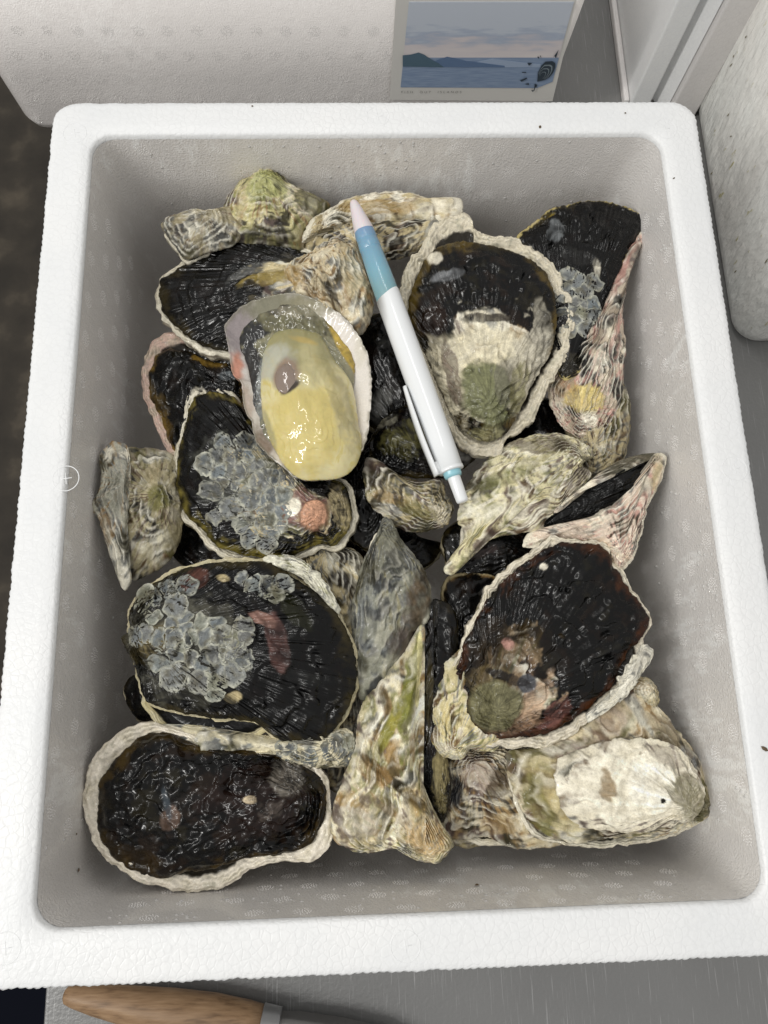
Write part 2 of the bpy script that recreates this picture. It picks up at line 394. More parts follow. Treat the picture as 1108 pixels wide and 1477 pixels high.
rs = ramp(nt, ad.outputs[0], [(.55, tuple(lin(221, 214, 212))), (.78, tuple(lin(210, 203, 205))), (.92, tuple(lin(169, 180, 198))), (1.0, tuple(lin(194, 201, 212))), ])
sea = N(nt, 'ShaderNodeTexNoise', Scale=9.0, Detail=4.0)
mp2 = N(nt, 'ShaderNodeMapping'); mp2.inputs['Scale'].default_value = (1, 1, 9.0); L.new(tc.outputs['Generated'], mp2.inputs[0]); L.new(mp2.outputs[0], sea.inputs['Vector'])
rsea = ramp(nt, sea.outputs['Fac'], [(.3, tuple(lin(117, 137, 167))), (.7, tuple(lin(146, 163, 187)))])
st = N(nt, 'ShaderNodeMath', operation='GREATER_THAN'); st.inputs[1].default_value = .385; L.new(sx.outputs['Z'], st.inputs[0])
mx = N(nt, 'ShaderNodeMix', data_type='RGBA'); L.new(st.outputs[0], mx.inputs['Factor']); L.new(rsea.outputs[0], mx.inputs['A']); L.new(rs.outputs[0], mx.inputs['B'])
L.new(mx.outputs['Result'], b.inputs['Base Color']); b.inputs['Roughness'].default_value = .4
quad('seascape_print', [(590, 3), (578, 126), (775, 127), (797, 118), (828, 3)], M_SKYP, LAB, .0004)
def flat_poly(name, pts, col, dy):
    return quad(name, pts, plain('ink_' + name, col, .4), LAB, dy, .0001)
flat_poly('far_island', [(675, 94), (690, 89), (710, 85), (735, 88), (760, 91), (780, 93), (780, 97), (675, 97)], tuple(lin(155, 171, 194)), .00055)
flat_poly('middle_island', [(618, 95), (630, 87), (645, 82), (655, 84), (672, 88), (690, 90), (712, 93), (728, 95), (728, 97), (618, 97)], tuple(lin(94, 117, 149)), .0007)
flat_poly('near_island', [(581, 96), (581, 80), (592, 79), (604, 76), (612, 79), (622, 86), (632, 91), (640, 97)], tuple(lin(79, 103, 119)), .00085)
# round oyster emblem
INK = tuple(lin(48, 60, 70))
em = [(775, 118), (776, 105), (781, 95), (787, 89), (797, 88.5), (801, 91), (801, 98), (798, 105), (793, 111), (787, 115), (780, 117)]
flat_poly('oyster_emblem', em, INK, .0010)
M_EML = plain('emblem_lines', tuple(lin(128, 140, 148)), .4)
for k, f in enumerate((.80, .58, .36)):
    cx_, cy_ = 780, 112
    arc = [(cx_ + (x - cx_) * f, cy_ + (y - cy_) * f) for x, y in em[1:-1]]
    strip = arc + [(cx_ + (x - cx_) * .90, cy_ + (y - cy_) * .90) for x, y in arc[::-1]]
    a = [pl(x, y, .0012) - OFF for x, y in strip]; n_ = len(arc)
    finish('emblem_line', poly_mesh('emblem_line', a, [(i, i + 1, 2 * n_ - 2 - i, 2 * n_ - 1 - i) for i in range(n_ - 1)]), M_EML, LAB, smooth=False)
M_INK = plain('emblem_ink', INK, .4)
for pts in ([(798, 83), (806, 72), (802, 84), (800, 81)], [(775, 82), (777, 85), (778, 82)], [(779, 81), (781, 84), (780, 80)], [(761, 91), (768, 91), (763, 95)], [(753, 104), (759, 104), (759, 105.2), (753, 105)],
            [(750, 116), (760, 112), (760, 114), (752, 118)], [(758, 121), (763, 120), (763, 122.5), (758, 122)], [(771, 122), (775, 122), (774, 126), (772, 126)]):
    quad('emblem_mark', pts, M_INK, LAB, .0011, .0001)
arc = [(773, 121), (772.2, 127), (771, 131), (768.5, 132.5), (766.5, 130.5), (767.8, 129.8), (769.4, 131), (770.6, 128), (771.4, 121)]
quad('emblem_mark', arc, M_INK, LAB, .00115, .0001)
def text(name, body, loc, size, mat, parent, rot=(math.pi / 2, 0, 0), sp=1.0):
    c = bpy.data.curves.new(name, 'FONT'); c.body = body; c.size = size; c.space_character = sp; c.materials.append(mat)
    o = bpy.data.objects.new(name, c); COL.objects.link(o); o.location = loc; o.rotation_euler = rot; o.parent = parent
    me = bpy.data.meshes.new_from_object(o.evaluated_get(bpy.context.evaluated_depsgraph_get())); bpy.data.objects.remove(o)
    o = bpy.data.objects.new(name, me); COL.objects.link(o); o.location = loc; o.rotation_euler = rot; o.parent = parent; return o
p = pl(578.5, 134.5, .0006) - OFF
text('caption', 'FISH  OUT  ISLANDS', p, .0026, plain('caption_ink', tuple(lin(130, 128, 124)), .5), LAB, sp=1.75)

# ------------------------------------------------------------------ foam lid end standing behind right, and dirty foam box at right
YP = .318
LO = np.array([.215, YP + .1, 0.])
LX = empty('foam_block', tuple(LO), 'white stepped foam lid standing upright on the table behind the right corner', 'lid')
def at_y(px, py, y): return on_plane(px, py, (0, y, 0), np.array([0, 1., 0]))
def vprism(name, xy, z0, z1, mat, parent, off):
    n = len(xy); v = [(x - off[0], y - off[1], z0) for x, y in xy] + [(x - off[0], y - off[1], z1) for x, y in xy]
    f = [tuple(range(n - 1, -1, -1)), tuple(range(n, 2 * n))] + [(i, (i + 1) % n, n + (i + 1) % n, n + i) for i in range(n)]
    o = finish(name, poly_mesh(name, v, f), mat, parent, smooth=False)
    md = o.modifiers.new('bevel', 'BEVEL'); md.width = .0012; md.segments = 2; return o
xa = at_y(914, 140, YP)[0]; xb = at_y(944, 140, YP)[0]; xc = at_y(962, 142, YP)[0]; xd = at_y(998, 158, YP)[0]
M_FOAM_SHADED = foam_material('lid_foam_shaded', (.76, .73, .71), (.73, .70, .68), 300.0, .0003)  # same lid foam, darker and warmer to stand for its shaded front
M_FOAM_LIT = foam_material('lid_foam_lit', (.88, .88, .87), (.85, .85, .85), 300.0, .0003)  # same lid foam, brightened so the lamp-facing side reads as lit
vprism('side_panel', [(xa, YP), (xb - .0005, YP), (xb - .0005, YP + .3), (xa, YP + .3)], .0, .21, M_FOAM_LIT, LX, LO)
vprism('rebate', [(xb, YP + .012), (xc + .002, YP - .004), (xc + .002, YP + .3), (xb, YP + .3)], .0, .21, M_FOAM_LIT, LX, LO)
vprism('rim', [(xc + .0025, YP - .008), (xd, YP - .008), (xd, YP + .3), (xc + .0025, YP + .3)], .0, .21, M_FOAM_SHADED, LX, LO)
vprism('bottom_lip', [(xa - .0045, YP + .002), (xa - .0005, YP + .002), (xa - .0005, YP + .3), (xa - .0045, YP + .3)], .0, .006, M_FOAM_SHADED, LX, LO)

XR_ = at_z(1052, 500, 0)[0]; YR = at_z(1052, 500, 0)[1]
M_DIRTY, nt, b = new_mat('dirty_foam'); L = nt.links
tc = N(nt, 'ShaderNodeTexCoord'); mp = N(nt, 'ShaderNodeMapping'); mp.inputs['Scale'].default_value = (1, .9, .35); L.new(tc.outputs['Object'], mp.inputs[0])
n = N(nt, 'ShaderNodeTexNoise', Scale=190.0, Detail=4.0); L.new(mp.outputs[0], n.inputs['Vector'])
g = N(nt, 'ShaderNodeTexNoise', Scale=20.0, Detail=3.0); L.new(tc.outputs['Object'], g.inputs['Vector'])
c1 = ramp(nt, g.outputs['Fac'], [(.3, (.72, .70, .66)), (.7, (.78, .785, .75))])
c2 = ramp(nt, n.outputs['Fac'], [(.66, (0, 0, 0)), (.72, (1, 1, 1))])
mx = N(nt, 'ShaderNodeMix', data_type='RGBA'); L.new(c2.outputs[0], mx.inputs['Factor']); L.new(c1.outputs[0], mx.inputs['A']); mx.inputs['B'].default_value = (.42, .38, .17, 1)
L.new(mx.outputs['Result'], b.inputs['Base Color']); b.inputs['Roughness'].default_value = .3
bp = N(nt, 'ShaderNodeBump', Distance=.003); L.new(n.outputs['Fac'], bp.inputs['Height']); L.new(bp.outputs[0], b.inputs['Normal'])
RB = empty('foam_box', (XR_ + .13, YR + .17, 0), 'yellow-stained dirty foam box on the table at the right edge', 'box', 'foam boxes behind')
RO = np.array([XR_ + .13, YR + .17, 0])
pr = [(.124, .164, .014, .0), (.128, .168, .016, .004), (.130, .170, .018, .012), (.133, .173, .02, .15), (.120, .160, .014, .15), (.117, .157, .014, .03), (.02, .03, .01, .028)]
Vv = [np.column_stack([rr_fixed(hx, hy, r, 360), np.full(360, z)]) for hx, hy, r, z in pr]
finish('box_body', raw_mesh('box_body', np.array(Vv).reshape(-1, 3), grid_faces(len(pr), 360)), M_DIRTY, RB)
specks = []
for k in range(46):
    y = random.uniform(-.15, .15); z = random.uniform(.01, .14); specks.append((y, z))
M_SPECK = plain('dirt_speck', (.16, .13, .05), .5)
Vs, Qs = [], []
for (y, z) in specks:
    k = len(Vs); a = random.uniform(-.6, .6); l = random.uniform(.0012, .003); w = .0005; x = -.130 - (z - .012) * .0217 - .0004
    for (u, v_) in ((-1, 0), (0, -1), (1, 0), (0, 1)): Vs.append((x, y + u * w + v_ * l * math.sin(a), z + v_ * l * math.cos(a) * .8))
    Vs.append((x - .0004, y, z)); Qs += [(k + e, k + (e + 1) % 4, k + 4) for e in range(4)]
tag(finish('dirt_specks', raw_mesh('dirt_specks', np.array(Vs), Qs), M_SPECK, RB), kind='stuff')

# ------------------------------------------------------------------ oysters
CREAM = lin(184, 170, 132); WHITE = lin(216, 210, 192); OLIVE = lin(112, 108, 62); GREEN = lin(134, 134, 84); BROWN = lin(112, 86, 56)
GREY = lin(128, 128, 124); DGREY = lin(74, 74, 72); PURP = lin(104, 86, 82); DARK = lin(38, 34, 26); PINK = lin(196, 150, 138); BLACK = lin(7, 7, 8); OCHRE = lin(160, 128, 80)
GB = lin(112, 119, 122)
def spline(P, n):
    P = np.asarray(P, float); m = len(P); out = []
    for i in range(m):
        p0, p1, p2, p3 = P[i - 1], P[i], P[(i + 1) % m], P[(i + 2) % m]
        t = np.linspace(0, 1, 12, endpoint=False)[:, None]
        c = .5 * ((2 * p1) + (-p0 + p2) * t + (2 * p0 - 5 * p1 + 4 * p2 - p3) * t ** 2 + (-p0 + 3 * p1 - 3 * p2 + p3) * t ** 3)
        out.append(c)
    q = np.vstack(out); d = np.linalg.norm(np.roll(q, -1, 0) - q, axis=1); a = np.concatenate([[0], np.cumsum(d)])
    t = np.linspace(0, a[-1], n, endpoint=False); qq = np.vstack([q, q[:1]])
    return np.stack([np.interp(t, a, qq[:, 0]), np.interp(t, a, qq[:, 1])], 1), a[-1]
class Frame:
    def __init__(s, cpx, z, slope):
        s.n = np.array([-slope[0], -slope[1], 1.]); s.n /= np.linalg.norm(s.n)
        s.o = at_z(cpx[0], cpx[1], z)
        s.e1 = np.cross([0, 1., 0], s.n); s.e1 /= np.linalg.norm(s.e1); s.e2 = np.cross(s.n, s.e1)
    def loc(s, pts):                        # picture -> mm on this plane
        pts = np.asarray(pts, float); P = on_plane(pts[..., 0], pts[..., 1], s.o, s.n) - s.o
        return np.stack([P @ s.e1, P @ s.e2], -1) * 1000
    def world(s, x, y, h): return s.o + (x[..., None] * s.e1 + y[..., None] * s.e2 + h[..., None] * s.n) / 1000
def radial(O, c):
    d = O - c; a = np.arctan2(d[:, 1], d[:, 0]); r = np.hypot(d[:, 0], d[:, 1])
    g = np.linspace(-math.pi, math.pi, 721); rr = np.zeros(720)
    idx = ((a + math.pi) / (2 * math.pi) * 720).astype(int) % 720
    np.maximum.at(rr, idx, r); k = np.nonzero(rr)[0]
    rr = np.interp(np.arange(720), np.concatenate([k - 720, k, k + 720]), np.tile(rr[k], 3))
    return lambda x, y: np.interp((np.arctan2(y - c[1], x - c[0]) + math.pi) / (2 * math.pi) * 720, np.arange(722) - .5, np.concatenate([[rr[-1]], rr, [rr[0]]]))
SEED = [0]
class Valve:
    def __init__(s, pts, z, slope=(0, 0), umbo=None, dome=8, style='pale', **k):
        SEED[0] += 17.3; s.sd = k.get('seed', SEED[0]); s.k = k; s.style = style; s.dome = dome
        pts = np.asarray(pts, float); s.cpx = pts.mean(0); s.f = Frame(s.cpx, z, slope)
        P = s.f.loc(pts); _, per = spline(P, 10); s.res = k.get('res', .62)
        n = int(per / s.res); O, _ = spline(P, n)
        c = O.mean(0); d = O - c; r = np.hypot(*d.T)[:, None]; jag = k.get('jag', .7)
        w = jag * fbm(O[:, 0] / 5 + s.sd, O[:, 1] / 5, 0, 3) + .35 * jag * pn(O[:, 0] / .9, O[:, 1] / .9, s.sd)
        O = O + d / r * w[:, None]; s.O = O; s.c = c; s.per = per
        s.U = s.f.loc(umbo) if umbo is not None else c
        s.Rc = radial(O, c); s.Ru = radial(O, s.U); s.size = r.mean(); s.K = k.get('rings', 9) * (.72 if style == 'pale' else .8)
    def fields(s, x, y):
        rc = np.hypot(x - s.c[0], y - s.c[1]); tc = np.clip(rc / s.Rc(x, y), 0, 1)
        ru = np.hypot(x - s.U[0], y - s.U[1]); Ru = s.Ru(x, y); t = np.clip(ru / Ru, 0, 1); th = np.arctan2(y - s.U[1], x - s.U[0])
        sd = s.sd; warp = 1.3 * fbm(x / 18, y / 18, sd, 2) + .22 * pn(x / 3.5, y / 3.5, sd + 5) + .45 * pn(np.cos(th) * 5, np.sin(th) * 5, sd + t * 2) * t
        w = t * s.K + warp; fr = w - np.floor(w)
        return tc, t, th, w, fr, ru
    def bmask(s, bl, x, y):
        bx, by, rx, ry, an = bl[:5]; wob = bl[7] if len(bl) > 7 else .35
        q = s.f.loc(np.array([[bx, by], [bx + 10, by]])); mmpx = np.linalg.norm(q[1] - q[0]) / 10; a = -math.radians(an)
        dx, dy = (x - q[0, 0]) / mmpx, (y - q[0, 1]) / mmpx
        u = (dx * math.cos(a) + dy * math.sin(a)) / rx; v = (-dx * math.sin(a) + dy * math.cos(a)) / ry
        return np.hypot(u, v) + wob * (fbm(x / 9, y / 9, s.sd + bx, 3, .5)) + .12 * wob * pn(x / 1.5, y / 1.5, s.sd)
    def H(s, x, y, F=None):
        tc, t, th, w, fr, ru = F or s.fields(x, y); k = s.k; sd = s.sd
        if s.style == 'black' or s.style == 'mixed': k = dict(mid=.12, ridge=.03, lump=.9, step=.55) | k
        h = s.dome * (1 - tc ** k.get('pw', 2.2)) ** k.get('pe', .75)
        h = h + k.get('uh', 2.0) * np.exp(-(ru / k.get('ur', 12.0)) ** 2)
        e = sm(1.0, .9, tc)
        saw = np.clip(fr / .85, 0, 1) ** 1.4 * sm(1.0, .90, fr)
        amp = np.clip(.55 + 1.3 * pn(x / 9, y / 9, sd + 9), .05, 1.5)
        h = h + k.get('step', 1.0) * 1.7 * (saw - .5) * amp * sm(0, .25, t) * (.35 + .65 * e)
        nf = k.get('nfold', 9) / 4.5
        h = h + k.get('fold', .8) * 2.2 * fbm(np.cos(th) * nf + sd, np.sin(th) * nf, w * .22, 2) * sm(.15, .8, t) * (.35 + .65 * e)
        h = h + k.get('lump', 1.6) * fbm(x / 13, y / 13, sd + 2, 2) * (.3 + .7 * e) + k.get('mid', .5) * fbm(x / 4.2, y / 4.2, sd + 3, 2) * (.4 + .6 * e)
        rid = 1 - np.abs(fbm(x / 3.0, y / 3.0, sd + 33, 2)) * 2
        h = h + k.get('ridge', .15) * rid * (.4 + .6 * e)
        cr = np.cos(th); sr = np.sin(th); nr = k.get('stria', 26)
        h = h + k.get('sa', .15) * (.5 if s.style == 'pale' else 1) * pn(cr * nr, sr * nr, w * .3 + sd) * sm(.2, .7, t)
        for bl in k.get('blobs', ()):
            if len(bl) > 8: h = h + bl[8] * sm(1.12, .9, s.bmask(bl, x, y))
        return h
    def paint(s, x, y, F):
        tc, t, th, w, fr, ru = F; k = s.k; sd = s.sd; cr, sr = np.cos(th), np.sin(th)
        ring = fbm(cr * 1.8 + sd, sr * 1.8, w * 1.5, 3); iso = fbm(x / 9, y / 9, sd + 40, 4, .6); rad = fbm(cr * 11 + sd, sr * 11, w * .3, 3)
        fine = fbm(x / 1.6, y / 1.6, sd + 41, 3, .6)
        def pale(mixd):
            c = np.ones(x.shape + (3,)) * k.get('base', CREAM); c = mix(c, WHITE, sm(-.3, .9, rad + .5 * ring + .25 * fine) * k.get('wm', .75))
            srcs = [ring + .6 * iso, iso + .5 * rad, rad + .5 * ring, iso - .5 * ring + .3 * rad]
            for q, (cc, am) in enumerate(mixd):
                n_ = srcs[q % 4] * (1 if q < 4 else -1) + .12 * pn(x / 2.2, y / 2.2, sd + 50 + q)
                T = .62 - 1.1 * am
                c = mix(c, cc * np.ones(3), sm(T - .2, T + .3, n_) * .85)
            c = mix(c, lin(70, 66, 42), sm(.22, .8, fbm(x / 16, y / 16, sd + 77, 2) + .5 * ring + .2 * rad) * k.get('dk', .8))
            c = mix(c, lin(224, 220, 200), sm(.1, .7, -fbm(x / 13, y / 13, sd + 77, 3) + .3 * rad) * k.get('hl', .5))
            li = np.floor(w).astype(int); tone = np.random.default_rng(int(sd * 10) % 9999).uniform(.8, 1.25, 97)[li % 97]
            c = c * (1 + (tone - 1) * k.get('lam', .8))[..., None]
            c = mix(c, lin(228, 224, 208), sm(.5, .85, fr) * sm(.97, .9, fr) * np.clip(.4 + 1.2 * iso, 0, .85) * k.get('lam', .8))
            c = mix(c, DARK, np.clip(sm(.12, .0, fr) + sm(.95, 1.0, fr), 0, 1) * sm(-.05, .5, iso + .2 * rad + .15) * k.get('line', .28))  # dark growth lines, also putting crevice shade between lamellae into the colour
            c = mix(c, DARK, sm(.4, .8, fine) * k.get('speck', .5) * .7)
            return c, np.clip(.42 + .2 * fine, .2, .8)
        def black():
            c = np.ones(x.shape + (3,)) * k.get('blk', BLACK)
            c = mix(c, lin(62, 46, 34), sm(.05, .75, iso + .3 * ring) * k.get('btone', .7) * .55); c = mix(c, lin(62, 64, 64), sm(.3, .9, rad) * .35)
            c = mix(c, lin(84, 76, 48), sm(.25, .8, -iso + .4 * rad) * .25 * k.get('btone', .7))
            mg = k.get('margin', .5)
            c = mix(c, k.get('mcol', lin(92, 80, 40)), sm(.88, .99, tc + .10 * ring + .05 * iso) * mg * np.clip(.6 + .9 * iso + .5 * rad, .1, 1))
            return c, np.clip(.27 + .10 * fine, .16, .4)
        pal = k.get('pal', [(OLIVE, .35), (GREY, .4), (BROWN, .3), (PURP, .2)])
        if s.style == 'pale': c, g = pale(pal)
        elif s.style == 'black': c, g = black()
        else:                                  # pale round the beak, black towards the growing edge
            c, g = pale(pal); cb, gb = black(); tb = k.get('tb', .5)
            m_ = sm(tb - .05, tb + .04, t + .16 * iso + .10 * ring); c = mix(c, cb, m_); g = g + (gb - g) * m_
        if k.get('lip', 0):
            lw = k['lip']; m_ = sm(1 - lw, 1 - lw * .6, tc + .05 * ring + .02 * fine); c = mix(c, k.get('lipc', WHITE) * (1 + .0 * fine[..., None]), m_); g = g + (.5 - g) * m_
        for bl in k.get('blobs', ()):
            cc = bl[5]; al = bl[6] if len(bl) > 6 else .9; rr = s.bmask(bl, x, y)
            if isinstance(cc, str): cc, gg = (black() if cc == 'black' else pale(pal)); m_ = sm(1.08, .94, rr) * al; g = g + (gg - g) * m_
            else: cc = np.array(cc)[None, None] * (1 + k.get('bn', 1) * (.22 * fine[..., None] + .30 * ring[..., None] + .25 * rad[..., None])); m_ = sm(1.12 + k.get('soft', 0), .85 - k.get('soft', 0), rr + (.25 * ring + .12 * rad) * (k.get('bn', 1) if al < .95 else .15)) * al * (np.clip(.86 + .55 * ring + .45 * rad, .3, 1) if al < .95 else 1)
            c = mix(c, cc, m_)
        lum = (c @ np.array([.3, .6, .1]))[..., None]; c = lum + (c - lum) * k.get('sat', 1.0)
        c = np.clip(c, .001, 2) * np.clip(np.maximum(lum, .04) / .42, 0, 1.6) ** k.get('con', .36) * k.get('gain', 1.0)
        return np.clip(c, .002, .9), g
    def build(s, name, parent, mat=None, thick=1.3, label=None):
        nt_ = max(12, int(np.percentile(np.hypot(*(s.O - s.U).T), 85) / s.res))
        t = np.linspace(0, 1, nt_)[:, None]
        X = s.U[0] + t * (s.O[None, :, 0] - s.U[0]); Y = s.U[1] + t * (s.O[None, :, 1] - s.U[1])
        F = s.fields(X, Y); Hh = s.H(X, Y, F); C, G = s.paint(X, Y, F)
        # fold the edge under and close the back
        hx = Hh[-1:]; sk = []
        for (f_, dz) in ((.997, -.45 * thick), (.985, -thick), (.9, -thick - .3)):
            sk.append((s.c[0] + (X[-1:] - s.c[0]) * f_, s.c[1] + (Y[-1:] - s.c[1]) * f_, hx * min(1, f_) + dz))
        mh = float(np.median(hx))
        sk.append((s.c[0] + (X[-1:] - s.c[0]) * .5, s.c[1] + (Y[-1:] - s.c[1]) * .5, np.full_like(hx, mh - thick - .6)))
        sk.append((s.c[0] + (X[-1:] - s.c[0]) * .02, s.c[1] + (Y[-1:] - s.c[1]) * .02, np.full_like(hx, mh - thick - .7)))
        X = np.vstack([X] + [q[0] for q in sk]); Y = np.vstack([Y] + [q[1] for q in sk]); Hh = np.vstack([Hh] + [q[2] for q in sk])
        C = np.concatenate([C] + [C[-1:]] * len(sk)); G = np.vstack([G] + [G[-1:]] * len(sk))
        Wd = s.f.world(X, Y, Hh) - np.array(parent.location)
        R, Cn = X.shape
        me = raw_mesh(name, Wd.reshape(-1, 3), grid_faces(R, Cn), C.reshape(-1, 3), G.ravel())
        o = finish(name, me, mat or M_SHELL, parent)
        if label: o['label'] = label
        return o
def cup(name, parent, pts, z, slope=(0, 0), depth=22, lipw=.12, pal=None, rimc=WHITE, inner=DARK, raise_=1.2, frill=1.0, res=.8, jag=1.0, shift=(0, 0), base=None, rimpal=.2):
    """the deeper lower valve: thick lumpy lip, then the outside of the bowl going down"""
    SEED[0] += 13.7; sd = SEED[0]; pts = np.asarray(pts, float); f = Frame(pts.mean(0), z, slope); P = f.loc(pts)
    _, per = spline(P, 10); n = int(per / res); O, _ = spline(P, n); c = O.mean(0); d = O - c
    w = jag * fbm(O[:, 0] / 6 + sd, O[:, 1] / 6, 0, 3) + .3 * jag * pn(O[:, 0] / 1.2, O[:, 1] / 1.2, sd); O = O + d / np.hypot(*d.T)[:, None] * w[:, None]
    L_ = 1 - lipw
    prof = [(.02, -2.2 - raise_), (L_ - .25, -2.0 - raise_), (L_ - .06, -1.6)] + [(L_ - .04 + (1 - L_ + .04) * q, -1.2 + (raise_ + 1.2) * math.sin(min(1, q * 1.15) * math.pi / 2) - (.9 * raise_ * max(0, q - .75) / .25)) for q in np.linspace(0, 1, 16)]
    prof += [(1.0, -.6), (.995, -1.6)] + [(math.cos(a) ** .8 if a < 1.5 else .02, -1.6 - (depth - 1.6) * math.sin(a)) for a in np.linspace(.08, 1.56, 26)]
    prof = np.array(prof); S = prof[:, 0][:, None]; Z = prof[:, 1][:, None]
    X = c[0] + S * (O[None, :, 0] - c[0]); Y = c[1] + S * (O[None, :, 1] - c[1])
    k = np.arange(len(prof))[:, None] * np.ones_like(X); out = sm(17, 22, k)
    sx_ = shift[0] * np.clip(-Z / depth, 0, 1) * (k > 18); sy_ = shift[1] * np.clip(-Z / depth, 0, 1) * (k > 18); X = X + sx_; Y = Y + sy_
    rimc = rimc; lipm = sm(2, 5, k)
    Hh = Z + frill * lipm * (fbm(X / 5, Y / 5, sd + 4, 3)) + .35 * frill * lipm * fbm(X / 1.5, Y / 1.5, sd + 6, 2)
    lay = np.sin(k * 1.5 + 5 * fbm(X / 9, Y / 9, sd + 12, 2) + 1.5 * fbm(X / 2.5, Y / 2.5, sd + 13, 2)); band = sm(4, 7, k) * sm(20, 17, k)
    Hh = Hh + .22 * frill * lay * band * (.5 + sm(-.4, .4, fbm(X / 7, Y / 7, sd + 21, 2)))
    Zv = Z * np.ones_like(X)
    rdisp = out * (1.0 * fbm(X / 6, Y / 6, Zv / 4 + sd, 3) + .7 * np.abs(fbm(X / 14, Y / 14, Zv / 1.6 + sd, 2)))
    dd = np.stack([X - c[0], Y - c[1]], -1); dd /= np.linalg.norm(dd, axis=-1)[..., None] + 1e-6
    X = X + dd[..., 0] * rdisp; Y = Y + dd[..., 1] * rdisp
    fine = fbm(X / 1.5, Y / 1.5, sd + 7, 3, .6); iso = fbm(X / 7, Y / 7, Zv / 3 + sd, 3)
    C = np.ones(X.shape + (3,)) * (rimc if base is None else base)
    C = mix(C, lin(206, 198, 174), sm(-.1, .5, iso) * .5); C = mix(C, GREY, sm(.15, .6, fine) * rimpal)
    C = mix(C, lin(96, 88, 66), sm(.15, -.85, lay) * band * (.12 + .4 * sm(0, .6, iso)))
    C = mix(C, lin(160, 158, 136), sm(.3, .8, -iso + .3 * fine) * band * .4)
    Co = C.copy()
    for q, (cc, am) in enumerate(pal or [(OLIVE, .3), (GREY, .35), (BROWN, .3), (PURP, .2)]):
        nn = fbm(X / 8 + 9 * q, Y / 8, Zv / 2 + sd, 3); T = .55 - 1.0 * am; Co = mix(Co, cc, sm(T - .1, T + .2, nn) * .85)
    C = np.clip(C * 1.18, 0, .85)
    C = mix(C, 0, out * 0) * (1 - out[..., None]) + Co * out[..., None]
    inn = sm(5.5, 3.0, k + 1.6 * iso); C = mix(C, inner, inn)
    Wd = f.world(X, Y, Hh) - np.array(parent.location)
    return finish(name, raw_mesh(name, Wd.reshape(-1, 3), grid_faces(*X.shape), C.reshape(-1, 3), np.clip(.45 + .2 * fine, .25, .8).ravel()), M_SHELL, parent)
def oyster(label, cpx, z):
    p = at_z(cpx[0], cpx[1], z - .02); return empty('oyster', tuple(p), label, 'oyster', 'oysters heaped in the foam box')
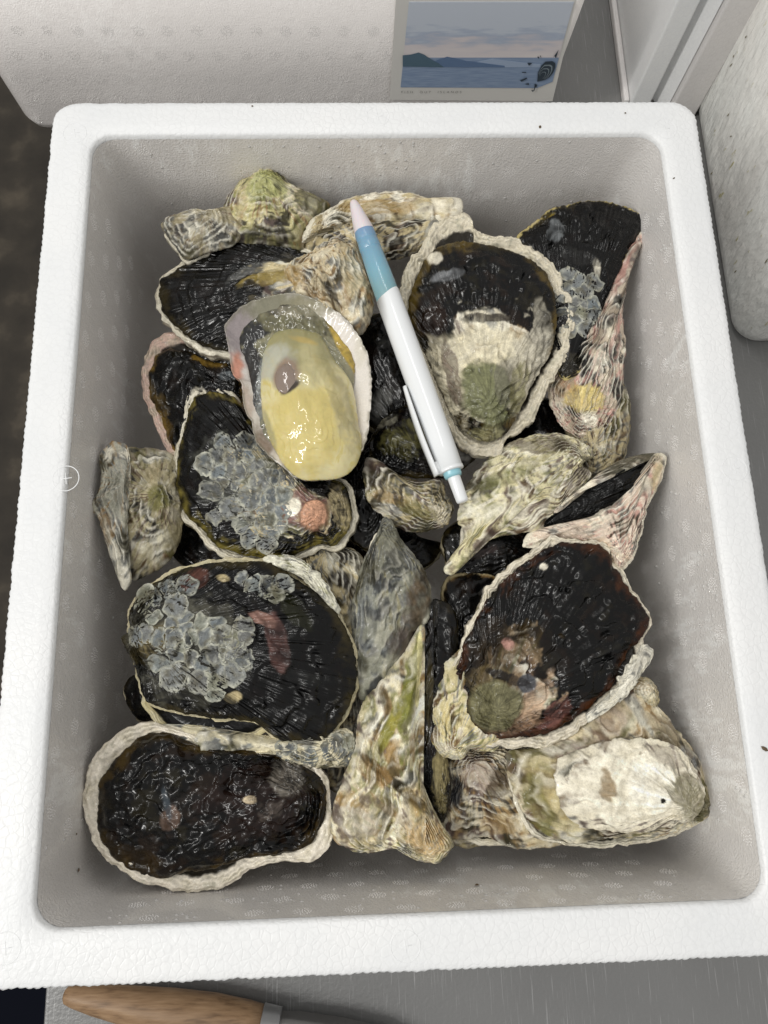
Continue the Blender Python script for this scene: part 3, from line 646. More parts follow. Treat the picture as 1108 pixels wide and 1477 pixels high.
def scars(v, parent, poly, cell, seed, colr=GB, rimc=lin(188, 188, 172), hgt=.16, keep=1.0):
    """barnacle scars: thin cemented plates packed like a honeycomb"""
    rg = np.random.default_rng(seed); P = v.f.loc(poly); x0, y0 = P.min(0); x1, y1 = P.max(0)
    def inside(q):
        r = np.zeros(len(q), bool)
        for i in range(len(P)):
            a, b_ = P[i], P[(i + 1) % len(P)]; cnd = (a[1] > q[:, 1]) != (b_[1] > q[:, 1])
            r ^= cnd & (q[:, 0] < (b_[0] - a[0]) * (q[:, 1] - a[1]) / (b_[1] - a[1] + 1e-9) + a[0])
        return r
    S_ = rg.uniform((x0, y0), (x1, y1), (4000, 2)); S_ = S_[inside(S_)]
    ar = (x1 - x0) * (y1 - y0) * len(S_) / 4000; n = max(3, int(ar / (cell * cell * .87))); Cc = S_[:n].copy()
    for _ in range(1):
        w = np.argmin(((S_[:, None] - Cc[None]) ** 2).sum(-1), 1)
        for i in range(n):
            if (w == i).any(): Cc[i] = .5 * Cc[i] + .5 * S_[w == i].mean(0)
    A = 28; ang = np.arange(A) * 2 * math.pi / A; dirs = np.stack([np.cos(ang), np.sin(ang)], 1)
    wgt = rg.uniform(-.17, .17, n)
    for i in range(n):
        if rg.random() > keep: continue
        r = np.full(A, cell * .78 * (1 + wgt[i]))
        for j in range(n):
            if j == i: continue
            dv = Cc[j] - Cc[i]; L_ = np.linalg.norm(dv)
            if L_ > cell * 2.2: continue
            cs = dirs @ (dv / L_); r = np.where(cs > .05, np.minimum(r, L_ * (.5 + wgt[i] - wgt[j]) / np.maximum(cs, .05)), r)
        r = (r * 6 + np.roll(r, 1) + np.roll(r, -1)) / 8 * 1.03 * (1 + .03 * rg.normal(size=A))
        fr_ = np.array([.02, .35, .6, .78, .88, .95, 1.0, 1.03]); hz = np.array([.45, .38, .22, .15, .55, .95, .8, -.8]) * hgt * rg.uniform(.5, 1.2)
        X = Cc[i, 0] + fr_[:, None] * r * dirs[:, 0]; Y = Cc[i, 1] + fr_[:, None] * r * dirs[:, 1]
        X, Y = X + 1.5 * pn(X / 4.5, Y / 4.5, seed) + .5 * pn(X / 1.6, Y / 1.6, seed), Y + 1.5 * pn(X / 4.5, Y / 4.5, seed + 50) + .5 * pn(X / 1.6, Y / 1.6, seed + 50)
        hb = v.H(X, Y); hs = hb.mean(); Hh = hb * .9 + hs * .1 + .08 + hz[:, None]; Hh[-1] = np.minimum(Hh[-1], hb[-1] - .3)
        tn = rg.choice((.3, .55, .7, .9, 1.05, 1.2)); cen = mix(np.ones(X.shape + (3,)) * colr * tn * .85, lin(150, 148, 120) if rg.random() < .25 else GREY, np.full(X.shape, rg.uniform(0, .6)))
        nz = fbm(X / 1.3, Y / 1.3, seed + .5, 2)
        C = mix(cen, rimc * rg.uniform(.7, 1.0), np.clip(sm(.66, .9, fr_)[:, None] * np.ones_like(X) * (.6 + .9 * nz), 0, 1)); bl_ = sm(.0, .5, fbm(X / 4, Y / 4, seed + 3, 3)); C = mix(C, lin(96, 90, 68), bl_ * .6); C = mix(C, lin(190, 190, 180), sm(.1, .7, -fbm(X / 2.2, Y / 2.2, seed + 8, 3)) * .45); C[-1] *= .8; C = C * (1 + .5 * fbm(X / 2.5, Y / 2.5, seed, 2))[..., None]; C = np.clip(C, .01, .9)
        Wd = v.f.world(X, Y, Hh) - np.array(parent.location)
        finish('barnacle_scar', raw_mesh('barnacle_scar', Wd.reshape(-1, 3), grid_faces(*X.shape), C.reshape(-1, 3), np.full(X.size, .4)), M_SCAR, parent)


def zz(px, py, W0=None): pass
# --- deep fillers first: shells seen in the gaps, plus two added to blacken gaps
def filler(label, pts, z, style, dome=8, slope=(0, 0), umbo=None, **k):
    e = oyster(label, np.mean(pts, 0), z); v = Valve(pts, z, slope, umbo, dome, style, res=k.pop('res', .9), **k); v.build('upper_shell', e)
    P = np.array(pts, float); c = P.mean(0); cup('lower_shell', e, c + (P - c) * 1.02, z - .002, slope, depth=16, res=1.6, rimc=CREAM * .5); return e
filler('black shell deep in the gap between the opened oyster and the pen', [(520, 470), (575, 460), (640, 560), (650, 640), (560, 640), (510, 560)], .105, 'black', umbo=(600, 640), dome=6,
       blobs=[(548, 585, 14, 30, 20, GREY, .7), (560, 500, 20, 10, 0, DGREY, .6)])
filler('brown striped shell edge between the black honeycomb oyster and the tall grey shell', [(430, 800), (470, 790), (520, 800), (530, 860), (520, 930), (480, 900)], .104, 'pale', dome=7, umbo=(470, 800), pal=[(DARK, .6), (BROWN, .4), (GREY, .4), (DARK, .5)])
filler('black shell in the shadow between the two barnacled oysters on the left', [(262, 745), (300, 760), (420, 800), (400, 840), (300, 830), (250, 800)], .096, 'black', dome=4)
filler('black shell with brown lip tucked under the big brown-black oyster', [(640, 842), (668, 826), (715, 832), (740, 870), (700, 950), (650, 940), (640, 890)], .101, 'black', dome=5, umbo=(690, 940), mcol=OCHRE, margin=.9, lip=.05, lipc=CREAM)
filler('dark shell at the left wall below the honeycomb oyster', [(182, 985), (210, 975), (300, 1010), (300, 1060), (215, 1045), (186, 1020)], .098, 'black', dome=4)
filler('brown rough shell beside the right wall under the cream knobbed oyster', [(830, 560), (880, 545), (906, 570), (908, 620), (895, 665), (850, 690), (820, 640)], .108, 'pale', dome=8, umbo=(850, 650), pal=[(BROWN, .5), (PURP, .4), (DGREY, .4), (OLIVE, .3)])
filler('pale shell at the bottom of the gap left of the green striped shell', [(455, 1010), (510, 980), (520, 1080), (490, 1140), (460, 1120), (445, 1060)], .100, 'pale', dome=6, pal=[(PURP, .5), (GREY, .5), (DARK, .4)])
filler('dark shell deep in the gap above the tall grey shell', [(505, 690), (560, 700), (600, 770), (640, 790), (560, 850), (500, 790)], .088, 'black', dome=5)
filler('black shell under the green and white ridged oyster', [(640, 770), (700, 740), (780, 745), (800, 790), (740, 830), (660, 830)], .100, 'black', dome=4, blobs=[(690, 800, 25, 8, -20, PURP, .6)])
filler('pale grey shell in the gap between the pale bottom oysters', [(620, 1080), (680, 1070), (720, 1120), (700, 1210), (650, 1215), (630, 1150)], .098, 'pale', dome=6)

filler('added black shell darkening the gap below the large flat oyster', [(735, 600), (790, 575), (850, 620), (850, 680), (790, 670), (720, 665)], .098, 'black', dome=4)  # added to blacken a gap where the box floor showed through
filler('added black shell darkening the gap between the opened oyster and the small dark green one', [(495, 655), (540, 610), (565, 700), (545, 790), (500, 770), (490, 700)], .096, 'black', dome=4)  # also added, its black stands for the shade in the gap
# --- top left, two pale shells against the back wall
e = oyster('small blurry grey-tan shell lowest in the top left, touching the back wall', (280, 335), .124)
v = Valve([(232, 327), (242, 316), (275, 303), (307, 306), (335, 300), (350, 330), (340, 352), (300, 365), (268, 373), (249, 350)], .124, (0, .1), (300, 320), 5, 'pale', jag=.8, pal=[(OLIVE, .2), (GREY, .55), (BROWN, .25), (DGREY, .2)], base=lin(150, 140, 112))
v.build('upper_shell', e); cup('lower_shell', e, [(238, 330), (275, 308), (335, 305), (345, 345), (300, 368), (270, 380), (250, 356)], .121, (0, .1), depth=12)
e = oyster('olive green knobbed oyster at the top left, its round beak against the back wall', (390, 305), .128)
v = Valve([(318, 340), (322, 296), (343, 266), (362, 256), (377, 254), (408, 257), (424, 272), (447, 280), (476, 296), (462, 316), (440, 337), (434, 362), (382, 356), (330, 350)], .122, (0, .12), (388, 278), 10, 'pale', uh=6, ur=10,
          pal=[(GREEN, .5), (GREY, .25), (OCHRE, .3), (PURP, .2), (DARK, .2)], base=lin(186, 178, 130), nfold=6, fold=1.2,
          blobs=[(450, 300, 30, 18, 30, lin(92, 88, 60), .8), (355, 300, 10, 40, 10, CREAM, .6), (388, 285, 26, 26, 0, lin(168, 172, 112), .7), (386, 350, 50, 12, 0, DARK, .6)])
v.build('upper_shell', e); cup('lower_shell', e, [(325, 345), (330, 290), (365, 262), (410, 262), (470, 298), (440, 350), (385, 362)], .118, (0, .1), depth=16)

# --- top middle, seen on its side, under the pen tip
e = oyster('cream and brown oyster lying on its side at the top middle, under the pen tip', (555, 320), .128)
v = Valve([(436, 352), (455, 332), (500, 318), (560, 316), (620, 318), (660, 308), (650, 330), (610, 362), (560, 376), (520, 374), (480, 382), (442, 372)], .117, (0, .15), (520, 372), 10, 'pale',
          pal=[(PURP, .35), (BROWN, .4), (GREY, .35), (DARK, .3)], nfold=7)
v.build('lower_shell', e)
v = Valve([(433, 352), (437, 338), (450, 318), (480, 300), (510, 284), (560, 276), (590, 277), (622, 286), (645, 284), (668, 290), (664, 312), (640, 322), (600, 318), (555, 326), (500, 326), (462, 338)], .124, (0, .18), (470, 335), 5, 'pale',
          jag=1.2, pal=[(OCHRE, .4), (GREY, .25), (BROWN, .3), (WHITE, .4)], lip=.14, lipc=WHITE * .9, blobs=[(545, 305, 55, 10, 0, lin(170, 140, 80), .6), (640, 300, 22, 12, 0, WHITE, .7)])
v.build('upper_shell', e)

# --- black fan with brown streaked beak, top left
e = oyster('black fan-shaped oyster with streaked brown beak, upper left, above the opened oyster', (360, 420), .125)
cup('lower_shell', e, [(227, 408), (226, 438), (238, 465), (262, 488), (294, 508), (332, 514), (430, 500), (500, 470), (500, 385), (447, 362), (408, 347), (372, 339), (343, 334), (317, 342), (290, 358), (262, 378), (243, 391)], .116, (.06, 0), depth=20, jag=1.2)
v = Valve([(231, 405), (231, 436), (242, 459), (264, 480), (294, 499), (330, 506), (420, 500), (500, 480), (505, 430), (500, 395), (483, 360), (447, 366), (408, 352), (372, 345), (343, 340), (317, 347), (290, 362), (265, 380), (245, 395)], .119, (.06, 0), (480, 405), 6, 'mixed',
          tb=.50, jag=1.0, rings=12, nfold=16, fold=.5, sa=.6, stria=60, pal=[(DGREY, .55), (DARK, .45), (GREY, .5), (PURP, .4)], btone=.3, margin=.5,
          blobs=[(300, 430, 60, 60, 0, 'black', 1), (400, 372, 60, 14, 8, 'black', .9), (395, 410, 45, 12, -8, lin(150, 130, 60), .8), (360, 400, 35, 10, -25, GREY, .6), (362, 440, 20, 26, 0, 'black', .8)])
v.build('upper_shell', e)
v = Valve([(440, 372), (470, 352), (500, 345), (516, 355), (526, 385), (536, 410), (540, 440), (530, 472), (512, 486), (480, 470), (440, 440), (415, 410), (412, 388)], .126, (.1, .05), (470, 378), 10, 'pale', rings=11, nfold=14, fold=1.4, sa=.8,
          pal=[(BROWN, .45), (DARK, .35), (OCHRE, .35), (GREY, .3)], base=lin(196, 182, 150), blobs=[(505, 400, 10, 50, -8, CREAM, .5), (480, 430, 6, 40, -20, DARK, .6), (420, 405, 25, 14, 20, lin(160, 130, 70), .7)])
v.build('beak', e)

# --- black oyster with pinkish lip at left, mostly hidden
e = oyster('black gaping oyster with pinkish white lip at the left, half hidden by the opened one', (270, 560), .112)
cup('lower_shell', e, [(205, 542), (211, 512), (226, 488), (252, 478), (282, 487), (310, 497), (345, 510), (365, 545), (360, 610), (310, 650), (251, 663), (238, 645), (225, 615), (209, 580)], .108, (.05, 0), depth=18, lipw=.16, base=lin(206, 178, 164), rimpal=.4)
v = Valve([(215, 545), (222, 520), (240, 504), (270, 508), (305, 522), (340, 530), (352, 560), (345, 610), (300, 640), (256, 652), (243, 635), (232, 605), (217, 578)], .108, (.05, 0), (330, 590), 4, 'black', jag=1.0, rings=8, step=1.4, mcol=lin(140, 112, 48), margin=1.0, btone=.6,
          blobs=[(232, 600, 14, 50, -15, lin(120, 96, 42), .7), (330, 545, 12, 8, 0, GB, .8), (290, 575, 14, 12, 30, WHITE, .8), (310, 590, 20, 8, 0, OLIVE, .6)])
v.build('upper_shell', e)

# --- barnacled oyster with pink beak, left middle
e = oyster('black oyster crusted with grey barnacle scars, orange-pink beak, below the opened oyster', (385, 700), .122)
P6 = [(271, 572), (291, 562), (311, 560), (342, 572), (358, 600), (400, 640), (440, 680), (493, 690), (509, 708), (516, 739), (511, 765), (489, 795), (465, 792), (438, 805), (398, 817), (342, 810), (305, 792), (284, 768), (261, 745), (250, 700), (253, 651), (260, 623)]
cup('lower_shell', e, P6, .112, (0, .0), depth=20, lipw=.1)
v = Valve([(277, 578), (293, 568), (312, 566), (342, 576), (360, 602), (400, 640), (440, 676), (488, 694), (503, 712), (508, 739), (503, 762), (484, 786), (460, 785), (436, 796), (398, 806), (344, 799), (310, 785), (289, 761), (267, 740), (255, 700), (258, 653), (264, 626)],
          .116, (0, .0), (450, 748), 8, 'mixed', tb=.55, rings=12, nfold=20, fold=.35, stria=70, sa=.7, uh=4, ur=9, margin=1.0, mcol=lin(128, 116, 56), btone=.3,
          pal=[(GREY, .5), (GB, .4), (BROWN, .25), (OLIVE, .25)], blobs=[(440, 740, 42, 26, 30, lin(132, 92, 84), .85, .4, .8), (456, 750, 19, 22, 30, lin(196, 150, 122), 1, .2, 2.2), (424, 738, 10, 14, 20, WHITE, 1), (345, 690, 55, 65, -20, lin(120, 122, 112), .55), (488, 730, 14, 32, -10, CREAM, .7), (345, 640, 14, 25, 0, 'black', .8)])
v.build('upper_shell', e)
scars(v, e, [(300, 650), (340, 625), (385, 640), (425, 690), (412, 730), (400, 790), (340, 790), (318, 770), (295, 725)], 6.6, 3, keep=.92)

# --- pale oyster on its side at the left wall
e = oyster('pale ringed oyster standing on its side against the left wall', (200, 740), .128)
v = Valve([(170, 650), (199, 645), (235, 649), (255, 667), (265, 739), (258, 786), (239, 814), (215, 830), (190, 836), (172, 800), (160, 740), (156, 690)], .113, (-.25, 0), (230, 725), 11, 'pale', rings=7, step=1.6, jag=.9,
          pal=[(OLIVE, .35), (GREY, .45), (BROWN, .35), (DARK, .3)], base=lin(172, 162, 128), blobs=[(230, 730, 16, 18, 0, lin(128, 124, 66), .8), (222, 690, 10, 20, 0, CREAM, .5)])
v.build('upper_shell', e)
v = Valve([(158, 639), (172, 637), (184, 645), (190, 690), (186, 740), (182, 790), (190, 835), (180, 852), (170, 834), (156, 794), (144, 754), (133, 731), (138, 715), (146, 695), (144, 659)], .124, (-.2, 0), (180, 700), 4, 'pale', jag=.9,
          pal=[(GREY, .7), (GB, .4), (OCHRE, .25), (WHITE, .3)], base=lin(170, 168, 152), blobs=[(150, 765, 14, 30, -15, OCHRE, .55), (172, 700, 10, 50, 0, lin(178, 178, 166), .6), (176, 830, 6, 24, -10, WHITE, .8)])
v.build('lower_shell', e)

# --- opened oyster
e = oyster('opened oyster in the half shell showing creamy yellow flesh, left of the pen', (435, 560), .135)
Z8 = lambda q: [(310 + x / 4.617, 400 + y / 4.617) for x, y in q]
OUT4 = Z8([(65, 350), (75, 300), (180, 190), (330, 130), (480, 103), (620, 125), (760, 190), (880, 280), (970, 400), (1020, 520), (1045, 700), (1035, 900), (1010, 1080), (940, 1220), (860, 1300), (740, 1345), (560, 1340), (450, 1260), (340, 1170), (270, 1080), (240, 960), (190, 860), (175, 700), (120, 640), (90, 480)])
def half_shell():
    f = Frame((435, 560), .131, (0, .03)); P = f.loc(OUT4); _, per = spline(P, 10); n = int(per / .6); O, _ = spline(P, n); c = O.mean(0)
    d = O - c; O = O + d / np.hypot(*d.T)[:, None] * (.5 * fbm(O[:, 0] / 3, O[:, 1] / 3, 7, 3))[:, None]
    S = np.concatenate([np.linspace(.02, .98, 60), [.992, 1, 1, .995], np.cos(np.linspace(.1, 1.55, 30))]); 
    zin = lambda q: -8 * (1 - q ** 3.2)
    Zs = np.concatenate([zin(np.linspace(.02, .98, 60)), [-.05, -.3, -.9, -1.5], -1.5 - 18 * np.sin(np.linspace(.1, 1.55, 30))])
    X = c[0] + S[:, None] * (O[None, :, 0] - c[0]); Y = c[1] + S[:, None] * (O[None, :, 1] - c[1]); k = np.arange(len(S))[:, None] * np.ones_like(X)
    Hh = Zs[:, None] + .35 * fbm(X / 4, Y / 4, 3, 3) * (k > 55) + .15 * fbm(X / 5, Y / 5, 4, 2)
    out = sm(61, 66, k); th = np.arctan2(Y - c[1], X - c[0])
    C = np.ones(X.shape + (3,)) * lin(222, 216, 208); nz = fbm(X / 4, Y / 4, 9, 3); fine = fbm(X / 1.3, Y / 1.3, 19, 2)
    def at(px, py): return f.loc(np.array([[px, py]]))[0]
    def bl(px, py, rx, ry, col, al):
        nonlocal C
        q = at(px, py); m = sm(1.3, .5, np.hypot((X - q[0]) / (rx * .3), (Y - q[1]) / (ry * .3)) + .3 * nz) * al; C = mix(C, np.array(col), m)
    bl(345, 470, 30, 55, lin(142, 132, 134), .9); bl(340, 530, 10, 28, lin(206, 140, 116), .9); bl(400, 440, 60, 25, lin(120, 118, 96), .9); bl(450, 440, 50, 20, lin(140, 134, 108), .8)
    bl(352, 600, 12, 60, lin(190, 170, 158), .7); bl(375, 650, 18, 40, lin(120, 96, 76), .8); bl(520, 500, 10, 30, lin(206, 200, 184), .6); bl(525, 660, 14, 30, lin(150, 140, 112), .7)
    edge = sm(.95, .99, S[:, None] * np.ones_like(X)) * (1 - out) * sm(-.5, .2, nz); C = mix(C, lin(120, 116, 100), edge * .7)
    oc = mix(np.ones(X.shape + (3,)) * lin(120, 104, 80), DARK, sm(-.2, .4, nz)); C = mix(C, oc, out)
    Wd = f.world(X, Y, Hh) - np.array(e.location)
    finish('lower_shell', raw_mesh('lower_shell', Wd.reshape(-1, 3), grid_faces(*X.shape), C.reshape(-1, 3), np.clip(.25 + .5 * out + .1 * fine, .15, .8).ravel()), M_SHELL_IN, e)
M_SHELL_IN = shell_material('shell_nacre', .5, 0, ((400, .0004), (1800, .0001)), .08)
half_shell()
v = Valve(Z8([(165, 420), (190, 330), (290, 230), (380, 170), (500, 150), (620, 160), (700, 195), (760, 290), (840, 410), (905, 500), (932, 600), (925, 690), (930, 800), (950, 1000), (960, 1100), (900, 1200), (500, 1280), (380, 1170), (290, 1050), (252, 900), (240, 700), (200, 540), (168, 480)]), .1275, (0, .03), None, 1.6, 'pale',
          jag=.5, step=.3, fold=.15, lump=.6, mid=.4, sa=.0, line=0, speck=.1, wm=.1, lam=0, dk=.3, hl=0, con=.2, gain=1, base=lin(140, 136, 108), pal=[(lin(120, 118, 92), .5)], pw=6, uh=0,
          blobs=[(372, 480, 44, 13, -38, BLACK, 1, .6), (360, 495, 10, 45, 5, BLACK, 1, .5), (425, 470, 60, 16, 5, lin(112, 108, 76), .96, .5), (368, 560, 15, 60, 0, lin(30, 26, 20), 1, .3), (375, 625, 10, 50, -12, lin(90, 88, 74), .8), (400, 445, 14, 14, 0, lin(50, 42, 28), .9, .6), (378, 560, 7, 50, 4, lin(160, 164, 160), .7),
                 (500, 505, 10, 60, -28, lin(176, 150, 60), .95, .15), (440, 452, 60, 12, 5, lin(140, 134, 112), .8)])
v.build('mantle', e, M_MEAT, thick=.8)
v = Valve(Z8([(345, 420), (400, 365), (490, 338), (590, 335), (690, 370), (750, 450), (800, 545), (865, 630), (915, 720), (940, 850), (958, 980), (978, 1090), (968, 1190), (920, 1280), (840, 1335), (700, 1352), (580, 1345), (495, 1290), (420, 1190), (360, 1070), (325, 950), (312, 850), (305, 760), (302, 660), (310, 560), (322, 480)]), .1285, (0, -.02), Z8([(650, 1050)])[0], 8.5, 'pale',
          jag=.25, step=.12, fold=.3, nfold=3, lump=1.2, mid=.12, ridge=0, sa=0, line=0, speck=0, wm=0, lam=0, dk=0, hl=0, sat=1, con=0, gain=1, bn=.15, soft=.12, base=lin(214, 204, 156), pal=[(lin(198, 184, 112), .3), (lin(208, 200, 156), .35)], uh=2.5, ur=18, pw=2.5,
          blobs=[(440, 625, 58, 66, 10, lin(204, 188, 118), .96, .3), (430, 500, 75, 42, 10, lin(150, 144, 100), .96, .4), (400, 530, 26, 30, 0, lin(176, 176, 160), .9, .4), (455, 530, 30, 40, 30, lin(176, 168, 124), .8), (415, 550, 19, 26, 10, lin(140, 120, 102), 1, .15), (422, 569, 16, 7, -35, lin(56, 44, 32), 1, .2), (500, 610, 14, 75, -12, lin(172, 162, 122), .85), (480, 575, 7, 60, -22, lin(168, 156, 104), .7), (385, 620, 8, 50, -15, lin(160, 154, 116), .8), (475, 540, 5, 30, -25, lin(150, 140, 90), .5), (435, 497, 22, 6, 20, lin(186, 160, 84), .6)])
v.build('flesh', e, M_MEAT, thick=2)
v = Valve([(398, 538), (408, 526), (420, 524), (430, 532), (433, 548), (428, 560), (416, 568), (403, 564), (397, 552)], .1362, (0, -.02), None, 1.0, 'pale', jag=.2, step=.05, fold=0, lump=.1, mid=.1, ridge=0, sa=0, line=0, speck=0, uh=0, lam=0, wm=0, dk=0, hl=0, con=0, gain=1, base=lin(132, 116, 104), pal=[])
v.build('muscle', e, M_MEAT, thick=2)

# --- big face-on oyster, top right of the pen
e = oyster('large oyster lying flat right of the pen, brown-black fringe, cream middle and olive beak', (700, 490), .132)
cup('lower_shell', e, [(579, 404), (591, 375), (612, 350), (620, 330), (649, 311), (678, 311), (683, 330), (708, 340), (741, 344), (782, 367), (807, 392), (815, 417), (829, 438), (829, 479), (820, 508), (799, 545), (782, 575), (770, 604), (749, 624), (732, 633), (722, 654), (699, 660), (666, 645), (649, 616), (637, 595), (616, 537), (600, 512), (591, 479), (579, 462), (576, 429)],
    .123, (0, .04), depth=24, lipw=.12, jag=1.2, frill=1.5, base=lin(204, 196, 176), rimpal=.5, pal=[(GB, .4), (OLIVE, .4), (BROWN, .2)])
v = Valve([(589, 436), (600, 404), (616, 371), (641, 353), (674, 348), (732, 360), (766, 376), (793, 402), (802, 436), (802, 479), (793, 512), (768, 554), (752, 587), (734, 620), (706, 638), (672, 626), (655, 604), (638, 570), (618, 521), (602, 483), (590, 462)],
          .126, (0, .04), (700, 590), 7, 'mixed', tb=.62, rings=7, step=1.3, jag=.8, uh=4, ur=12, nfold=16, fold=.5, sa=.5, stria=50, margin=1.0, mcol=lin(104, 86, 38), btone=1.0, base=lin(206, 198, 176), pal=[(GREY, .35), (WHITE, .45), (PURP, .15), (OCHRE, .1)],
          blobs=[(690, 405, 100, 55, 8, 'black', 1, .35), (625, 470, 34, 45, 10, 'black', 1, .3), (625, 470, 22, 30, 10, lin(58, 38, 26), .8), (648, 405, 22, 9, -10, lin(120, 122, 124), .9), (775, 430, 20, 40, -10, 'black', .8, .5), (660, 520, 18, 38, 25, lin(200, 192, 172), .9), (700, 530, 78, 58, 0, lin(196, 188, 160), .8, .3, 1.2), (775, 510, 22, 40, 10, lin(180, 174, 158), .8), (700, 505, 50, 26, 0, lin(208, 200, 176), .6),
                 (648, 560, 24, 62, -18, lin(196, 188, 164), .85), (758, 545, 26, 62, 18, lin(190, 184, 166), .85), (700, 632, 34, 16, 0, lin(150, 146, 110), .8), (700, 468, 46, 8, 0, lin(48, 38, 26), .8, .5), (650, 545, 9, 50, -8, lin(92, 70, 62), .7), (700, 574, 36, 48, -5, lin(122, 124, 88), .95, .2, 1.8), (722, 560, 20, 34, 0, lin(122, 118, 106), .6), (782, 470, 14, 40, 0, lin(190, 184, 166), .6), (627, 375, 14, 12, 30, WHITE * .9, .8), (745, 570, 14, 40, 15, lin(128, 124, 78), .7)])
v.build('upper_shell', e)

# --- black upright oyster at the top right corner
e = oyster('tall black oyster with bluish scars at the top right, tip near the corner', (850, 430), .125)
v = Valve([(932, 321), (927, 345), (907, 400), (899, 450), (902, 490), (900, 545), (892, 590), (870, 627), (845, 634), (815, 622), (795, 590), (790, 560), (800, 520), (840, 480), (870, 420), (895, 360), (920, 325)], .116, (.05, .05), (835, 600), 8, 'pale', jag=.9, rings=12, step=1.0, nfold=14, fold=.9,
          pal=[(PURP, .4), (GREY, .4), (PINK, .35), (DARK, .3)], base=lin(190, 176, 156), blobs=[(840, 580, 26, 22, 10, lin(200, 182, 118), .85), (848, 607, 14, 12, 0, WHITE, .9), (815, 560, 18, 14, 0, OCHRE, .5), (825, 575, 6, 20, 30, BROWN, .4)])
v.build('lower_shell', e)
v = Valve([(745, 342), (770, 321), (791, 303), (824, 294), (845, 290), (874, 291), (907, 300), (923, 309), (929, 321), (918, 345), (900, 378), (889, 413), (878, 450), (862, 487), (850, 516), (840, 540), (820, 548), (807, 545), (797, 520), (790, 480), (775, 400), (758, 365)], .121, (.05, .05), (818, 530), 6, 'black', jag=.9, rings=9, step=1.2, nfold=12, fold=.8, sa=.7, stria=60, margin=.5, lip=.03, lipc=lin(180, 165, 110), btone=.25,
          blobs=[(800, 340, 12, 16, 20, lin(120, 124, 126), .8, .8), (825, 375, 26, 12, 20, DGREY, .7, .7), (820, 530, 18, 18, 0, lin(66, 62, 52), .9), (800, 400, 20, 8, 0, GB, .7, .7), (857, 395, 5, 16, -5, WHITE, .7), (765, 320, 10, 8, 0, CREAM, .7), (790, 315, 10, 4, -30, lin(150, 130, 50), .7)])
v.build('upper_shell', e)
scars(v, e, [(800, 390), (835, 385), (858, 420), (855, 460), (835, 500), (812, 480), (802, 440)], 6.2, 8, keep=.85)

# --- small dark green oyster under the pen's button end
e = oyster('small dark oyster with olive and cream beak beneath the button end of the pen', (595, 690), .12)
v = Valve([(532, 650), (545, 615), (570, 590), (600, 585), (640, 600), (680, 630), (690, 655), (670, 675), (640, 690), (600, 690), (550, 680)], .112, (0, 0), (600, 660), 7, 'black', rings=8, step=1.5, btone=.4,
          blobs=[(590, 640, 40, 24, 20, lin(106, 102, 60), .75, .8), (560, 610, 18, 8, -30, lin(150, 146, 128), .7), (668, 658, 16, 12, 0, lin(110, 108, 104), .8)])
v.build('upper_shell', e)
v = Valve([(526, 668), (540, 660), (575, 685), (610, 695), (632, 690), (645, 712), (654, 731), (648, 754), (629, 764), (602, 769), (579, 764), (561, 751), (534, 728), (526, 700)], .113, (0, .1), (625, 740), 7, 'pale', rings=9, step=1.2, jag=.9,
          pal=[(OLIVE, .4), (BROWN, .35), (GREY, .35), (PURP, .3), (DARK, .25)], blobs=[(632, 745, 14, 12, 0, lin(206, 198, 178), .8), (560, 720, 25, 8, 20, OCHRE, .6), (600, 740, 30, 10, 20, lin(128, 120, 60), .6)])
v.build('lower_shell', e)

# --- green and white ridged oyster, centre
e = oyster('green and white ridged oyster lying right of the pen button', (745, 720), .125)
v = Valve([(725, 645), (769, 627), (814, 627), (850, 646), (857, 659), (838, 670), (851, 686), (841, 701), (814, 728), (787, 760), (751, 770), (715, 775), (683, 797), (661, 823), (646, 831), (641, 817), (660, 790), (670, 772), (661, 750), (665, 722), (679, 691), (706, 659)], .116, (0, .05), (825, 665), 9, 'pale', jag=.9, rings=13, step=1.3, nfold=18, fold=.8, sa=.6,
          pal=[(GREEN, .45), (GREY, .3), (WHITE, .4), (BROWN, .25), (PURP, .2)], base=lin(206, 198, 160), blobs=[(775, 645, 55, 14, 4, lin(120, 110, 92), .7), (730, 690, 45, 12, -20, GREEN, .6), (830, 690, 24, 10, -35, lin(150, 140, 134), .7), (720, 735, 50, 10, -32, WHITE, .55), (770, 670, 40, 7, -15, lin(190, 184, 152), .6)])
v.build('upper_shell', e); cup('lower_shell', e, [(680, 720), (760, 640), (840, 660), (820, 720), (760, 765), (700, 775), (665, 800)], .108, (0, .05), depth=16, res=1.4)

# --- gaping oyster on its side, right wall
e = oyster('gaping oyster on its side by the right wall, black inside and pinkish white outside', (880, 740), .13)
v = Valve([(945, 654), (960, 659), (957, 686), (937, 727), (927, 763), (914, 804), (895, 825), (881, 813), (873, 790), (850, 784), (815, 782), (775, 776), (755, 790), (760, 770), (800, 758), (850, 745), (890, 722), (925, 690), (938, 665)], .120, (.12, .05), (890, 800), 8, 'pale', jag=.9, rings=12, nfold=12, fold=1.0, step=.8, lip=.07,
          pal=[(PINK, .5), (OCHRE, .15), (PURP, .3), (GREY, .2)], base=lin(212, 196, 178), speck=.2, line=.3, blobs=[(945, 680, 9, 30, 8, CREAM, .7), (840, 772, 50, 8, -3, lin(200, 186, 170), .6)])
v.build('lower_shell', e)
v = Valve([(938, 664), (935, 684), (918, 706), (886, 729), (850, 747), (814, 761), (783, 760), (803, 736), (841, 707), (868, 688), (904, 668)], .119, (.12, .05), (790, 755), 3, 'black', jag=.6, nfold=20, fold=.4, sa=.9, stria=60, btone=.1, margin=.1)
v.build('upper_shell', e)
